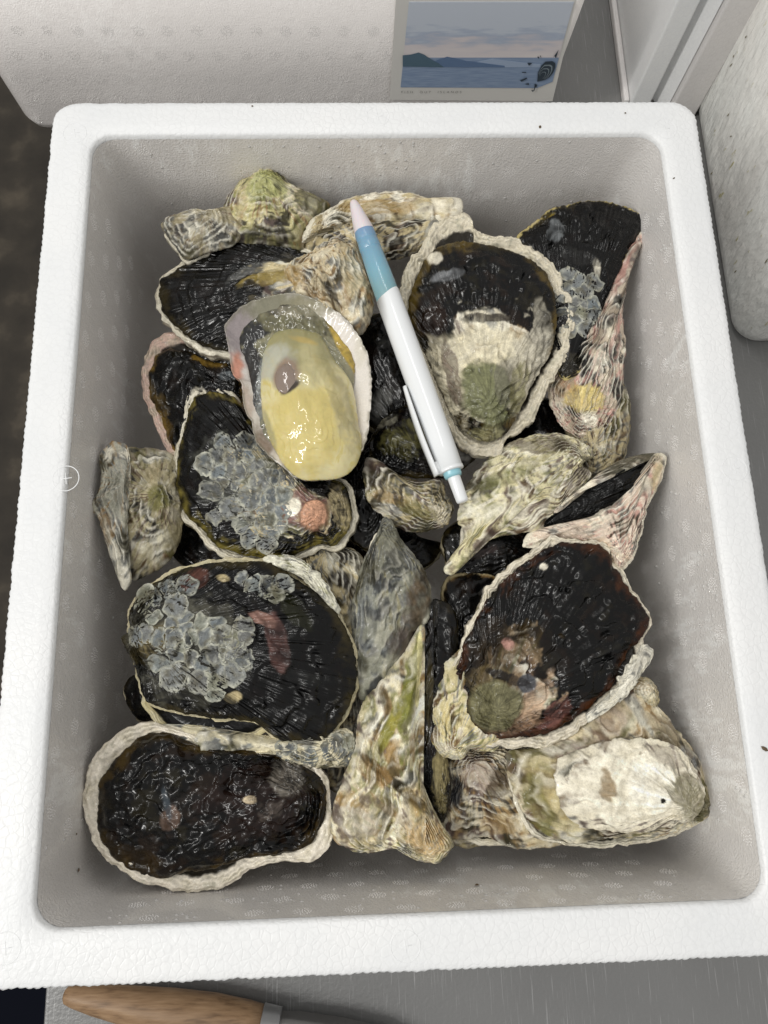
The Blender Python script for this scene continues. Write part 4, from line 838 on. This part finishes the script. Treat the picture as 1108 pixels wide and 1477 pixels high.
v = Valve([(800, 735), (845, 698), (886, 668), (925, 655), (950, 654), (940, 662), (905, 670), (870, 690), (838, 712), (808, 738)], .121, (.12, .05), (820, 720), 2, 'pale', jag=.5, pal=[(GREY, .4), (PURP, .4)], base=lin(190, 178, 160))
v.build('shell_lip', e)

# --- tall grey shell and green striped one, centre bottom
e = oyster('tall narrow blue-grey shell standing in the centre of the heap', (562, 870), .125)
v = Valve([(552, 747), (564, 752), (580, 781), (607, 813), (621, 849), (623, 876), (612, 905), (590, 940), (560, 985), (530, 1010), (514, 998), (508, 935), (508, 876), (515, 840), (524, 808), (545, 768)], .116, (0, .05), (550, 775), 9, 'pale', jag=.8, rings=9, step=.6, line=.15, lam=.35, nfold=8, fold=1.4, lump=2.6, mid=.9,
          pal=[(GREY, .5), (GB, .5), (lin(150, 144, 110), .3), (DGREY, .4)], base=lin(150, 150, 134), speck=.3, gain=.95, hl=.25, blobs=[(606, 860, 14, 60, 10, lin(92, 80, 60), .8), (585, 930, 30, 24, 0, lin(96, 84, 76), .8), (565, 800, 20, 40, 0, lin(88, 88, 72), .5), (600, 870, 18, 40, 20, lin(120, 100, 76), .5), (528, 890, 14, 50, 0, lin(140, 144, 142), .5)])
v.build('upper_shell', e); cup('lower_shell', e, [(548, 765), (600, 815), (612, 880), (550, 980), (520, 985), (515, 860)], .110, (0, .05), depth=16, res=1.4)
e = oyster('cream and green striped oyster at bottom centre with a black edge', (580, 1080), .128)
v = Valve([(620, 869), (634, 864), (652, 875), (661, 903), (656, 950), (632, 985), (624, 1010), (626, 1060), (646, 1095), (650, 1138), (640, 1185), (622, 1165), (600, 1106), (594, 1041), (598, 981), (608, 905)], .114, (0, .02), (630, 1150), 5, 'black', jag=.6, rings=14, nfold=12, fold=.8, btone=.6, blobs=[(635, 1115, 12, 45, 0, lin(150, 138, 96), .8, .6), (618, 1010, 6, 60, 3, lin(90, 80, 50), .7)])
v.build('upper_shell', e)
v = Valve([(608, 900), (613, 925), (604, 981), (599, 1041), (604, 1106), (618, 1149), (634, 1182), (653, 1214), (649, 1227), (628, 1242), (595, 1239), (565, 1221), (530, 1231), (492, 1220), (478, 1203), (478, 1171), (491, 1133), (510, 1079), (519, 1025), (540, 990), (575, 950)], .118, (0, .02), (610, 1215), 11, 'pale', jag=.9, rings=15, step=1.3, nfold=9, fold=1.4, lump=2.6, mid=1.1,
          pal=[(GREEN, .45), (OLIVE, .2), (OCHRE, .35), (GREY, .3), (WHITE, .3), (PURP, .15)], base=lin(206, 196, 160),
          gain=1.12, dk=.6, hl=.7, blobs=[(524, 1170, 36, 50, 10, CREAM, .25, .3, 2.0), (605, 1195, 52, 30, 40, CREAM, .3, .3, 3.0), (590, 1000, 11, 75, 12, lin(122, 124, 50), .9, .5), (560, 1050, 10, 50, 25, lin(140, 136, 60), .85), (575, 1130, 60, 7, 40, lin(60, 52, 34), .85, .3, -1.2), (604, 960, 4, 60, 5, lin(220, 212, 160), .7), (540, 1110, 30, 16, 30, OCHRE, .6), (520, 1180, 30, 25, 0, lin(176, 170, 158), .6), (610, 1200, 30, 25, 30, lin(196, 166, 120), .6), (560, 1160, 40, 8, 35, lin(120, 96, 60), .5), (598, 1150, 24, 16, 60, lin(176, 150, 96), .5)])
v.build('lower_shell', e)

# --- pale oysters at the bottom right
e = oyster('tan and cream oyster half under the white-patched one, bottom right of centre', (700, 1150), .12)
v = Valve([(648, 1138), (650, 1095), (677, 1080), (735, 1082), (760, 1120), (780, 1190), (832, 1212), (806, 1220), (736, 1224), (704, 1208), (660, 1212), (639, 1194)], .104, (0, .02), (680, 1100), 8, 'pale', jag=1.0, rings=9, step=1.5, pal=[(OCHRE, .45), (BROWN, .3), (DGREY, .3), (PURP, .3), (WHITE, .3)], base=lin(200, 188, 156),
          blobs=[(685, 1115, 28, 22, 0, lin(176, 160, 146), .7), (715, 1130, 16, 26, 20, lin(80, 62, 38), .75), (655, 1140, 12, 22, 0, lin(60, 64, 70), .8), (715, 1185, 30, 18, 10, lin(176, 152, 110), .6)])
v.build('upper_shell', e); cup('lower_shell', e, [(655, 1110), (740, 1095), (800, 1205), (740, 1218), (660, 1205)], .104, depth=14, res=1.4)
e = oyster('small knobbed shell peeping out right of the big brown-black oyster', (925, 1000), .12)
v = Valve([(895, 985), (915, 976), (938, 980), (948, 1000), (944, 1020), (925, 1030), (900, 1015)], .114, (0, 0), (930, 995), 6, 'pale', pal=[(DARK, .4), (OCHRE, .35), (OLIVE, .3)]); v.build('upper_shell', e)
e = oyster('big pale oyster with chalky white patch in the bottom right corner', (890, 1110), .13)
cup('lower_shell', e, [(735, 1090), (806, 1070), (885, 1010), (930, 1010), (980, 1060), (1015, 1110), (1026, 1160), (1005, 1190), (950, 1212), (860, 1222), (790, 1212), (750, 1180)], .112, (-.04, .03), depth=20, lipw=.06)
v = Valve([(731, 1085), (770, 1078), (806, 1066), (850, 1040), (885, 1005), (905, 985), (930, 1000), (960, 1030), (985, 1062), (1005, 1090), (1020, 1125), (1028, 1158), (1018, 1180), (985, 1196), (950, 1207), (905, 1208), (860, 1212), (830, 1216), (795, 1208), (762, 1182), (742, 1145), (732, 1115)], .117, (-.04, .03), (985, 1165), 10, 'pale', jag=1.0, rings=9, step=1.4, nfold=9, fold=.8, lump=2.2,
          pal=[(OCHRE, .3), (PURP, .35), (GREY, .35), (BROWN, .25), (OLIVE, .25)], base=lin(200, 188, 158),
          blobs=[(790, 1140, 30, 60, -20, lin(190, 178, 130), .7), (775, 1160, 14, 40, -20, lin(132, 128, 62), .6), (825, 1085, 40, 16, -25, lin(150, 128, 120), .6), (992, 1140, 22, 34, -30, lin(128, 120, 84), .85), (1000, 1168, 22, 14, -20, lin(84, 80, 44), .8), (985, 1095, 16, 20, -40, lin(132, 134, 134), .7), (950, 1050, 40, 18, 40, lin(160, 146, 120), .7), (880, 1040, 30, 16, -40, lin(170, 150, 128), .6)])
v.build('upper_shell', e)
v = Valve([(806, 1095), (834, 1082), (871, 1070), (920, 1064), (963, 1070), (992, 1092), (1014, 1132), (1012, 1162), (996, 1182), (965, 1192), (920, 1200), (871, 1198), (834, 1190), (810, 1162), (800, 1127)], .1275, (-.04, .03), (985, 1160), 3.5, 'pale', jag=1.1, rings=7, step=.8, lump=1.5, base=lin(214, 206, 184), pal=[(GREY, .2), (WHITE, .4), (PURP, .2), (BROWN, .12)], line=.3, lam=.4, thick=2.2,
          blobs=[(900, 1132, 90, 52, 4, lin(222, 216, 198), .9, .3), (873, 1127, 13, 22, -5, lin(150, 124, 84), .8, .4), (935, 1128, 36, 30, 0, lin(226, 222, 208), .8, .3, .6), (948, 1152, 4, 4, 0, DARK, 1, .2), (990, 1150, 24, 34, -30, lin(120, 114, 84), .8), (960, 1090, 30, 12, 30, lin(150, 140, 126), .6)])
v.build('chalky_layer', e)

# --- big brown-black oyster, right
e = oyster('big brown-black oyster with round olive beak and toothed white lip, right of centre', (780, 930), .135)
v = Valve([(690, 905), (665, 935), (638, 957), (639, 965), (622, 1003), (619, 1035), (621, 1068), (639, 1091), (666, 1094), (680, 1079), (720, 1078), (740, 1000)], .117, (.06, 0), (655, 1075), 8, 'pale', jag=.8, rings=10, nfold=9, fold=1.0, pal=[(GREEN, .45), (OCHRE, .35), (GREY, .3), (BROWN, .3)], base=lin(196, 184, 140)); v.build('beak', e)
cup('lower_shell', e, [(787, 779), (797, 772), (814, 778), (868, 780), (881, 789), (880, 808), (902, 826), (915, 853), (932, 876), (938, 898), (930, 921), (936, 944), (930, 964), (914, 984), (886, 1010), (860, 1033), (828, 1060), (785, 1079), (742, 1079), (698, 1076), (672, 1062), (655, 1035), (645, 1000), (652, 965), (665, 930), (672, 910), (684, 887), (701, 851), (719, 829), (751, 806)],
    .122, (.02, .03), depth=24, lipw=.09, jag=1.3, frill=1.4, base=lin(214, 206, 188), rimpal=.35)
v = Valve([(797, 785), (830, 783), (872, 789), (884, 810), (893, 828), (910, 853), (930, 880), (937, 896), (924, 921), (904, 944), (889, 980), (870, 1002), (839, 1028), (806, 1050), (763, 1062), (720, 1064), (693, 1056), (672, 1036), (662, 1010), (659, 985), (661, 960), (674, 921), (692, 885), (715, 849), (753, 815)], .1245, (.02, .03), (713, 1020), 5, 'mixed', tb=.50, rings=8, step=1.2, jag=1.1, uh=4.5, ur=9, nfold=10, fold=.5, sa=.4, stria=40, btone=.7, margin=1.0, mcol=lin(92, 52, 26), lump=1.2,
          pal=[(BROWN, .4), (PURP, .5), (OLIVE, .3), (DARK, .4)], base=lin(150, 128, 100),
          blobs=[(820, 870, 95, 60, 40, 'black', 1, .3), (830, 940, 60, 60, 0, 'black', .95, .4), (745, 930, 50, 24, -25, lin(84, 68, 36), .7, .9), (700, 930, 24, 50, 30, lin(60, 48, 34), .8, .5), (700, 985, 30, 22, -20, lin(128, 112, 78), .75, .6), (770, 1010, 16, 45, 38, lin(196, 168, 140), .9, .5), (800, 1030, 14, 36, 50, lin(132, 88, 78), .8, .5), (740, 1045, 40, 14, -10, lin(150, 122, 98), .7), (712, 1016, 38, 36, 0, lin(128, 124, 92), 1, .15, 2.0), (757, 985, 14, 13, 0, lin(96, 98, 104), .95, .2), (730, 978, 26, 8, 20, lin(34, 28, 28), .9, .6), (730, 930, 10, 8, 0, PINK, .8), (783, 818, 6, 5, 0, WHITE, 1, .1), (913, 830, 8, 60, -30, lin(84, 46, 24), .8)])
v.build('upper_shell', e)
# toothed white lip fragment
v = Valve([(937, 928), (943, 945), (930, 966), (912, 992), (884, 1018), (850, 1042), (846, 1030), (862, 1016), (876, 1008), (880, 996), (890, 990), (889, 978), (902, 972), (902, 960), (914, 956), (912, 944), (924, 942), (925, 930)], .1268, (.02, .03), None, 1.6, 'pale', base=lin(206, 202, 188), pal=[(GREY, .3)], line=.1, dk=0, speck=.05, step=.8, jag=1.6, lump=1.2, mid=1.2, fold=.6); v.build('white_lip', e)

# --- oyster under the honeycomb one
e = oyster('gaping oyster squeezed beneath the honeycomb oyster, black slot and cream lips showing', (360, 1060), .12)
v = Valve([(230, 1045), (240, 1062), (256, 1086), (275, 1090), (349, 1082), (391, 1098), (432, 1109), (474, 1107), (505, 1102), (510, 1072), (500, 1050), (440, 1062), (370, 1060), (300, 1048)], .1165, (0, .1), (470, 1075), 6, 'pale', jag=.8, pal=[(GREY, .45), (OCHRE, .2), (OLIVE, .2), (GB, .3)], base=lin(196, 188, 160)); v.build('lower_shell', e)
scars(v, e, [(395, 1070), (500, 1062), (503, 1090), (430, 1100), (395, 1088)], 6.0, 21)
cup('upper_shell', e, [(205, 1000), (209, 1022), (235, 1050), (275, 1062), (320, 1064), (370, 1062), (400, 1040), (380, 1010), (300, 990), (230, 985)], .1175, (0, .08), depth=14, lipw=.10, frill=.6, inner=BLACK, base=lin(200, 190, 150), raise_=.8)

# --- honeycomb oyster, left
e = oyster('large black oyster covered in honeycomb barnacle scars with a pink patch, left middle', (345, 940), .135)
P8 = [(176, 921), (186, 909), (188, 882), (211, 850), (251, 826), (295, 814), (334, 810), (390, 812), (422, 832), (458, 856), (486, 886), (506, 921), (514, 957), (516, 968), (510, 1001), (487, 1048), (461, 1069), (432, 1075), (399, 1065), (366, 1040), (308, 1036), (258, 1027), (212, 1011), (202, 985), (190, 950)]
cup('lower_shell', e, [(x + (3 if y > 900 and x > 400 else 0), y + (3 if y > 900 else -5)) for x, y in P8[1:]], .119, (0, .02), depth=20, lipw=.07, jag=1.0, base=lin(196, 186, 152))
v = Valve(P8, .123, (0, .02), (205, 915), 8, 'black', jag=.8, rings=9, step=1.1, nfold=26, fold=.35, sa=.9, stria=80, btone=.2, margin=.55, uh=1, lump=1.4,
          blobs=[(270, 930, 85, 85, 0, lin(112, 110, 96), .6, .4), (225, 925, 34, 20, -40, lin(130, 116, 74), .7), (402, 925, 15, 44, -12, lin(128, 94, 88), .85, .3), (377, 893, 24, 8, 20, lin(150, 116, 104), .9, .5), (325, 836, 10, 6, 20, CREAM, .9), (425, 880, 40, 14, 50, lin(52, 54, 32), .7), (284, 838, 16, 22, 60, lin(130, 84, 72), .7), (340, 1005, 12, 8, 0, CREAM, .8)])
v.build('upper_shell', e)
scars(v, e, [(196, 880), (232, 846), (290, 825), (300, 850), (280, 880), (330, 905), (325, 935), (350, 930), (352, 985), (320, 1010), (240, 985), (215, 960), (190, 925)], 6.9, 14, keep=1)
scars(v, e, [(345, 832), (395, 826), (422, 850), (400, 860), (350, 855)], 5.5, 6)
scars(v, e, [(335, 900), (368, 908), (362, 960), (330, 975), (330, 930)], 6.0, 9)
v = Valve([(380, 808), (400, 800), (430, 804), (458, 826), (476, 848), (492, 884), (478, 878), (458, 856), (425, 828), (398, 816)], .1225, (0, .02), None, 1.6, 'pale', base=lin(196, 194, 176), pal=[(GREY, .3), (GREEN, .2)], line=.3, dk=.2, speck=.3, jag=1.6, step=.5, lump=.8, mid=1.0, fold=.3); v.build('white_lip', e)

# --- bottom left oyster with thick chalky rim
e = oyster('deep oyster in the bottom left corner with thick chalky rim and black-brown face', (300, 1160), .13)
cup('lower_shell', e, [(120, 1155), (124, 1126), (132, 1097), (153, 1071), (183, 1050), (212, 1041), (241, 1046), (300, 1062), (400, 1082), (440, 1090), (467, 1113), (477, 1150), (480, 1205), (467, 1230), (446, 1243), (407, 1243), (366, 1252), (341, 1270), (308, 1283), (258, 1285), (208, 1274), (175, 1256), (141, 1227), (124, 1184)], .118, (0, .02), depth=24, lipw=.15, jag=.9, frill=1.3, raise_=1.6, base=lin(220, 212, 196), rimpal=.25, pal=[(PURP, .35), (BROWN, .35), (GREY, .3)])
v = Valve([(141, 1155), (145, 1126), (160, 1105), (181, 1080), (206, 1062), (241, 1056), (262, 1072), (308, 1080), (357, 1082), (399, 1090), (434, 1102), (464, 1122), (470, 1147), (468, 1180), (448, 1216), (407, 1232), (349, 1240), (308, 1253), (266, 1258), (237, 1266), (208, 1262), (173, 1246), (148, 1217), (140, 1184)], .1195, (0, .02), (425, 1140), 7, 'black', jag=.8, rings=8, step=1.3, nfold=8, fold=.6, lump=2.0, mid=1.1, btone=1.1, margin=1.0, mcol=lin(84, 66, 26), blk=lin(10, 8, 7),
          blobs=[(370, 1150, 70, 50, 0, lin(52, 34, 28), .7, .5), (420, 1125, 26, 24, 0, lin(128, 122, 112), .75, .7), (392, 1165, 16, 18, 0, lin(110, 100, 92), .6, .8), (362, 1150, 9, 5, 0, lin(196, 180, 150), .9), (248, 1180, 14, 20, 20, lin(112, 92, 80), .9, .4), (246, 1155, 5, 26, -15, lin(74, 84, 92), .7), (190, 1240, 60, 20, 15, lin(78, 58, 22), .5)])
v.build('upper_shell', e)

# ------------------------------------------------------------------ pen
def pen():
    A = at_z(509, 289, .1385); B = at_z(668, 725, .1335); ax = B - A; Lp = np.linalg.norm(ax); ax /= Lp; up = np.cross(np.cross(ax, [0, 0, 1.]), ax) * 1; sd_ = np.cross(ax, up); up /= np.linalg.norm(up); sd_ /= np.linalg.norm(sd_)
    e = empty('ballpoint_pen', tuple(A), 'white click pen with translucent blue grip lying diagonally across the oysters', 'pen')
    def lathe(name, prof, mat, slant0=0.0, slant1=0.0, n=40):
        prof = np.array(prof); a = np.arange(n) * 2 * math.pi / n; m_ = len(prof)
        V = []
        for i, (t, r) in enumerate(prof):
            f_ = i / (m_ - 1); sl = slant0 * max(0, 1 - 3 * f_) + slant1 * max(0, 3 * f_ - 2)
            tt = t * Lp + sl * np.sin(a); V.append(ax * tt[:, None] + np.outer(np.cos(a) * r, up) + np.outer(np.sin(a) * r, sd_))
        return finish(name, raw_mesh(name, np.array(V).reshape(-1, 3), grid_faces(m_, n)), mat, e)
    Rm = .0058
    def cubic(p0, p1, k=10): return [(p0[0] + (p1[0] - p0[0]) * i / k, p0[1] + (p1[1] - p0[1]) * i / k) for i in range(k + 1)]
    tip = [(0, .0002), (.002, .0011), (.006, .0017), (.015, .0022), (.04, .0030), (.07, .0038), (.095, .0044), (.112, .0047), (.118, .0047)]
    lathe('pen_tip', tip, M_PTIP, 0, .0012)
    lathe('grip', [(.108, .0045), (.116, .0048), (.14, .0049), (.142, .00475), (.146, .00475), (.148, .0050), (.175, .0051), (.177, .0049), (.180, .0049), (.183, .0051), (.26, .0055), (.36, .0057), (.37, .0050)], M_GRIP)
    lathe('barrel', [(.335, .0054), (.337, .0058), (.34, .00592), (.45, .0060), (.6, .0060), (.8, .0057), (.893, .0055), (.8935, .0057), (.902, .0057), (.904, .0055), (.905, .0040)], M_PEN, .0028, 0)
    lathe('collar', [(.895, .0040), (.915, .0040), (.922, .0036), (.923, .002)], M_COLL)
    lathe('push_button', [(.91, .0029), (.992, .0027), (.998, .0024), (1.0, .0012), (1.0, .0001)], M_PEN)
    # clip: flat tapered bar standing off the barrel on its left side
    sgn = -1 if (C2W[:, 0] @ sd_) > 0 else 1
    ts = np.linspace(.625, .905, 26); V = []
    for t in ts:
        f_ = (t - .625) / .28; w = .0013 + .0014 * math.sin(min(1, f_ * 2.2) * math.pi / 2); rise = .0074 + .0008 * math.sin(f_ * math.pi); h = .0012
        aoff = math.radians(78); dr = up * math.cos(aoff) + sd_ * sgn * math.sin(aoff); tg = -up * math.sin(aoff) + sd_ * sgn * math.cos(aoff)
        c = ax * t * Lp + dr * rise
        for (u, v_) in ((-1, -.5), (-.8, .6), (0, 1), (.8, .6), (1, -.5), (0, -1)): V.append(c + tg * u * w + dr * v_ * h * .7)
    me = raw_mesh('clip', np.array(V), np.vstack([grid_faces(26, 6)])); cl = finish('clip', me, M_PEN, e)
    import bmesh
    bm = bmesh.new(); bm.from_mesh(me); bmesh.ops.holes_fill(bm, edges=bm.edges[:]); bmesh.ops.recalc_face_normals(bm, faces=bm.faces[:]); bm.to_mesh(me); bm.free()
    # bridge from clip to barrel
    V = []
    for t in (.868, .904):
        c = ax * t * Lp
        for (r_, u) in ((.0045, -1), (.0045, 1), (.0078, 1), (.0078, -1)): V.append(c + dr * r_ + tg * u * .0019)
    Q = [(0, 1, 2, 3), (7, 6, 5, 4), (0, 4, 5, 1), (1, 5, 6, 2), (2, 6, 7, 3), (3, 7, 4, 0)]
    finish('clip_mount', raw_mesh('clip_mount', np.array(V), Q), M_PEN, e, smooth=False)
    return A, ax, Lp
M_PEN = plain('white_plastic', (.80, .82, .83), .22, coat=.3)
M_PTIP = plain('pinkish_plastic', (.72, .66, .68), .3, coat=.2, sss=.2)
M_COLL = plain('blue_collar', (.30, .58, .66), .25)
M_GRIP, nt, b = new_mat('blue_rubber'); tc = N(nt, 'ShaderNodeTexCoord'); sx = N(nt, 'ShaderNodeSeparateXYZ'); nt.links.new(tc.outputs['Object'], sx.inputs[0])
mr = N(nt, 'ShaderNodeMapRange'); mr.inputs['From Min'].default_value = -.014; mr.inputs['From Max'].default_value = -.050; nt.links.new(sx.outputs['Y'], mr.inputs['Value'])
nt.links.new(ramp(nt, mr.outputs[0], [(0, tuple(lin(120, 146, 184))), (.25, tuple(lin(118, 160, 186))), (.7, tuple(lin(122, 168, 184))), (1, tuple(lin(124, 162, 168)))]).outputs[0], b.inputs['Base Color'])
b.inputs['Roughness'].default_value = .3; b.inputs['Coat Weight'].default_value = .3; b.inputs['Subsurface Weight'].default_value = .2; b.inputs['Subsurface Scale'].default_value = .003
pen()

# ------------------------------------------------------------------ oyster knife under the near edge
def knife():
    A = at_z(92, 1434, .012); B = at_z(398, 1487, .012); ax = B - A; Lk = np.linalg.norm(ax); ax /= Lk; sd_ = np.cross([0, 0, 1.], ax); up = np.array([0, 0, 1.])
    e = empty('oyster_knife', tuple(A), 'oyster knife with pale wooden handle on the steel table below the box', 'knife')
    def lathe(name, prof, mat, n=40, sq=1.0):
        a = np.arange(n) * 2 * math.pi / n; V = [ax * t * Lk + np.outer(np.cos(a) * r * h, up) + np.outer(np.sin(a) * r * .80, sd_) for t, r, h in prof]
        return finish(name, raw_mesh(name, np.array(V).reshape(-1, 3), grid_faces(len(prof), n)), mat, e)
    lathe('handle', [(0, .0003, .8), (.004, .003, .8), (.015, .0052, .8), (.05, .0066, .8), (.15, .0088, .8), (.3, .0110, .78), (.5, .0136, .75), (.7, .0150, .72), (.86, .0142, .7), (.93, .0132, .7), (.931, .002, .7)], M_WOOD)
    lathe('ferrule', [(.925, .0120, .72), (.926, .0138, .72), (.93, .0142, .72), (1.0, .0136, .7), (1.01, .0138, .7), (1.012, .0130, .7), (1.013, .002, .7)], M_FERR)
    V = []
    for t, w, h in ((1.0, .0085, .0022), (1.1, .0100, .0020), (1.3, .0105, .0016), (1.5, .0095, .0012), (1.62, .006, .0008), (1.68, .0008, .0004)):
        for (u, v_) in ((-1, 0), (0, 1), (1, 0), (0, -1)): V.append(ax * t * Lk + sd_ * u * w + up * (v_ * h - .002))
    finish('blade', raw_mesh('blade', np.array(V), grid_faces(6, 4)), M_BLADE, e, smooth=False)
M_WOOD, nt, b = new_mat('beech_wood'); tc = N(nt, 'ShaderNodeTexCoord'); mp = N(nt, 'ShaderNodeMapping'); mp.inputs['Scale'].default_value = (.12, 1, 1); mp.inputs['Rotation'].default_value = (0, 0, math.radians(9)); nt.links.new(tc.outputs['Object'], mp.inputs[0])
n = N(nt, 'ShaderNodeTexNoise', Scale=520.0, Detail=4.0); nt.links.new(mp.outputs[0], n.inputs['Vector'])
nt.links.new(ramp(nt, n.outputs['Fac'], [(.30, (.14, .078, .036)), (.45, (.235, .14, .07)), (.7, (.31, .195, .105))]).outputs[0], b.inputs['Base Color']); b.inputs['Roughness'].default_value = .5
bp = N(nt, 'ShaderNodeBump', Distance=.0003); nt.links.new(n.outputs['Fac'], bp.inputs['Height']); nt.links.new(bp.outputs[0], b.inputs['Normal'])
M_FERR = plain('ferrule_steel', (.40, .40, .40), .3, 1.0); M_BLADE = plain('blade_steel', (.30, .29, .28), .35, .9)
knife()

# ------------------------------------------------------------------ specks of dirt on the foam
M_DEB = plain('brown_debris', (.10, .065, .03), .6)
def fleck(label, P, l, w, ang):
    v = []; ca, sa = math.cos(ang), math.sin(ang)
    for (u, q, h) in ((-1, 0, 0), (-.4, -1, 0), (.5, -.9, 0), (1, .1, 0), (.3, 1, 0), (-.5, .8, 0), (-.2, 0, .8), (.3, .1, .7)): v.append(((u * l * ca - q * w * sa), (u * l * sa + q * w * ca), h * w + .0001))
    f = [(0, 1, 6), (1, 2, 7, 6), (2, 3, 7), (3, 4, 7), (4, 5, 6, 7), (5, 0, 6), (5, 4, 3, 2, 1, 0)]
    tag(finish('debris_fleck', poly_mesh('debris_fleck', v, f), M_DEB, None, tuple(P), smooth=False), label, 'debris', 'dirt flecks on the foam box')
for lab, px, py, l, w, a in (('curly brown fleck at the right edge of the box rim', 1103, 1080, .0016, .0007, -.6), ('small grey fleck on the top rim of the box, left of centre', 364, 153, .0005, .0004, 0), ('tiny dark fleck on the top rim near the right corner', 902, 163, .0005, .0004, 0),
                             ('yellowish fleck on the top rim above the big flat oyster', 779, 183, .0009, .0006, 1.3), ('small fleck on the right rim of the box near its top', 972, 257, .0007, .0003, .6)):
    p = at_z(px, py, ZR + .0002); fleck(lab, p, l, w, a)
for lab, px, py, side, l, w, a in (('brown elongated fleck on the right end of the back wall', 933, 275, 'N', .0018, .0006, 1.2), ('dark fleck on the left inner wall beside the pale ringed oyster', 186, 818, 'W', .0012, .0006, 1.4), ('dark fleck low on the left inner wall near the corner', 113, 1255, 'W', .0010, .0006, 1.0),
                                   ('round dark fleck on the left inner wall above the corner', 110, 1203, 'W', .0006, .0005, 0), ('dark fleck on the near inner wall below the pale oyster', 688, 1277, 'S', .0010, .0007, 0), ('brown fleck on the near inner wall near the right corner', 921, 1219, 'S', .0008, .0006, 0)):
    nrm = {'N': (0, 1., 0), 'S': (0, 1., 0), 'W': (1., 0, 0)}[side]; base = {'N': (0, IY - .0015, 0), 'S': (0, -IY + .0018, 0), 'W': (-IX + .0022, 0, 0)}[side]
    p = on_plane(px, py, base, np.array(nrm)); fleck(lab, p, l, w, a); o = COL.objects[-1] if False else bpy.data.objects[[q.name for q in bpy.data.objects if q.name.startswith('debris_fleck')][-1]]
    o.rotation_euler = {'N': (math.pi / 2, 0, 0), 'S': (-math.pi / 2, 0, 0), 'W': (0, math.pi / 2, 0)}[side]
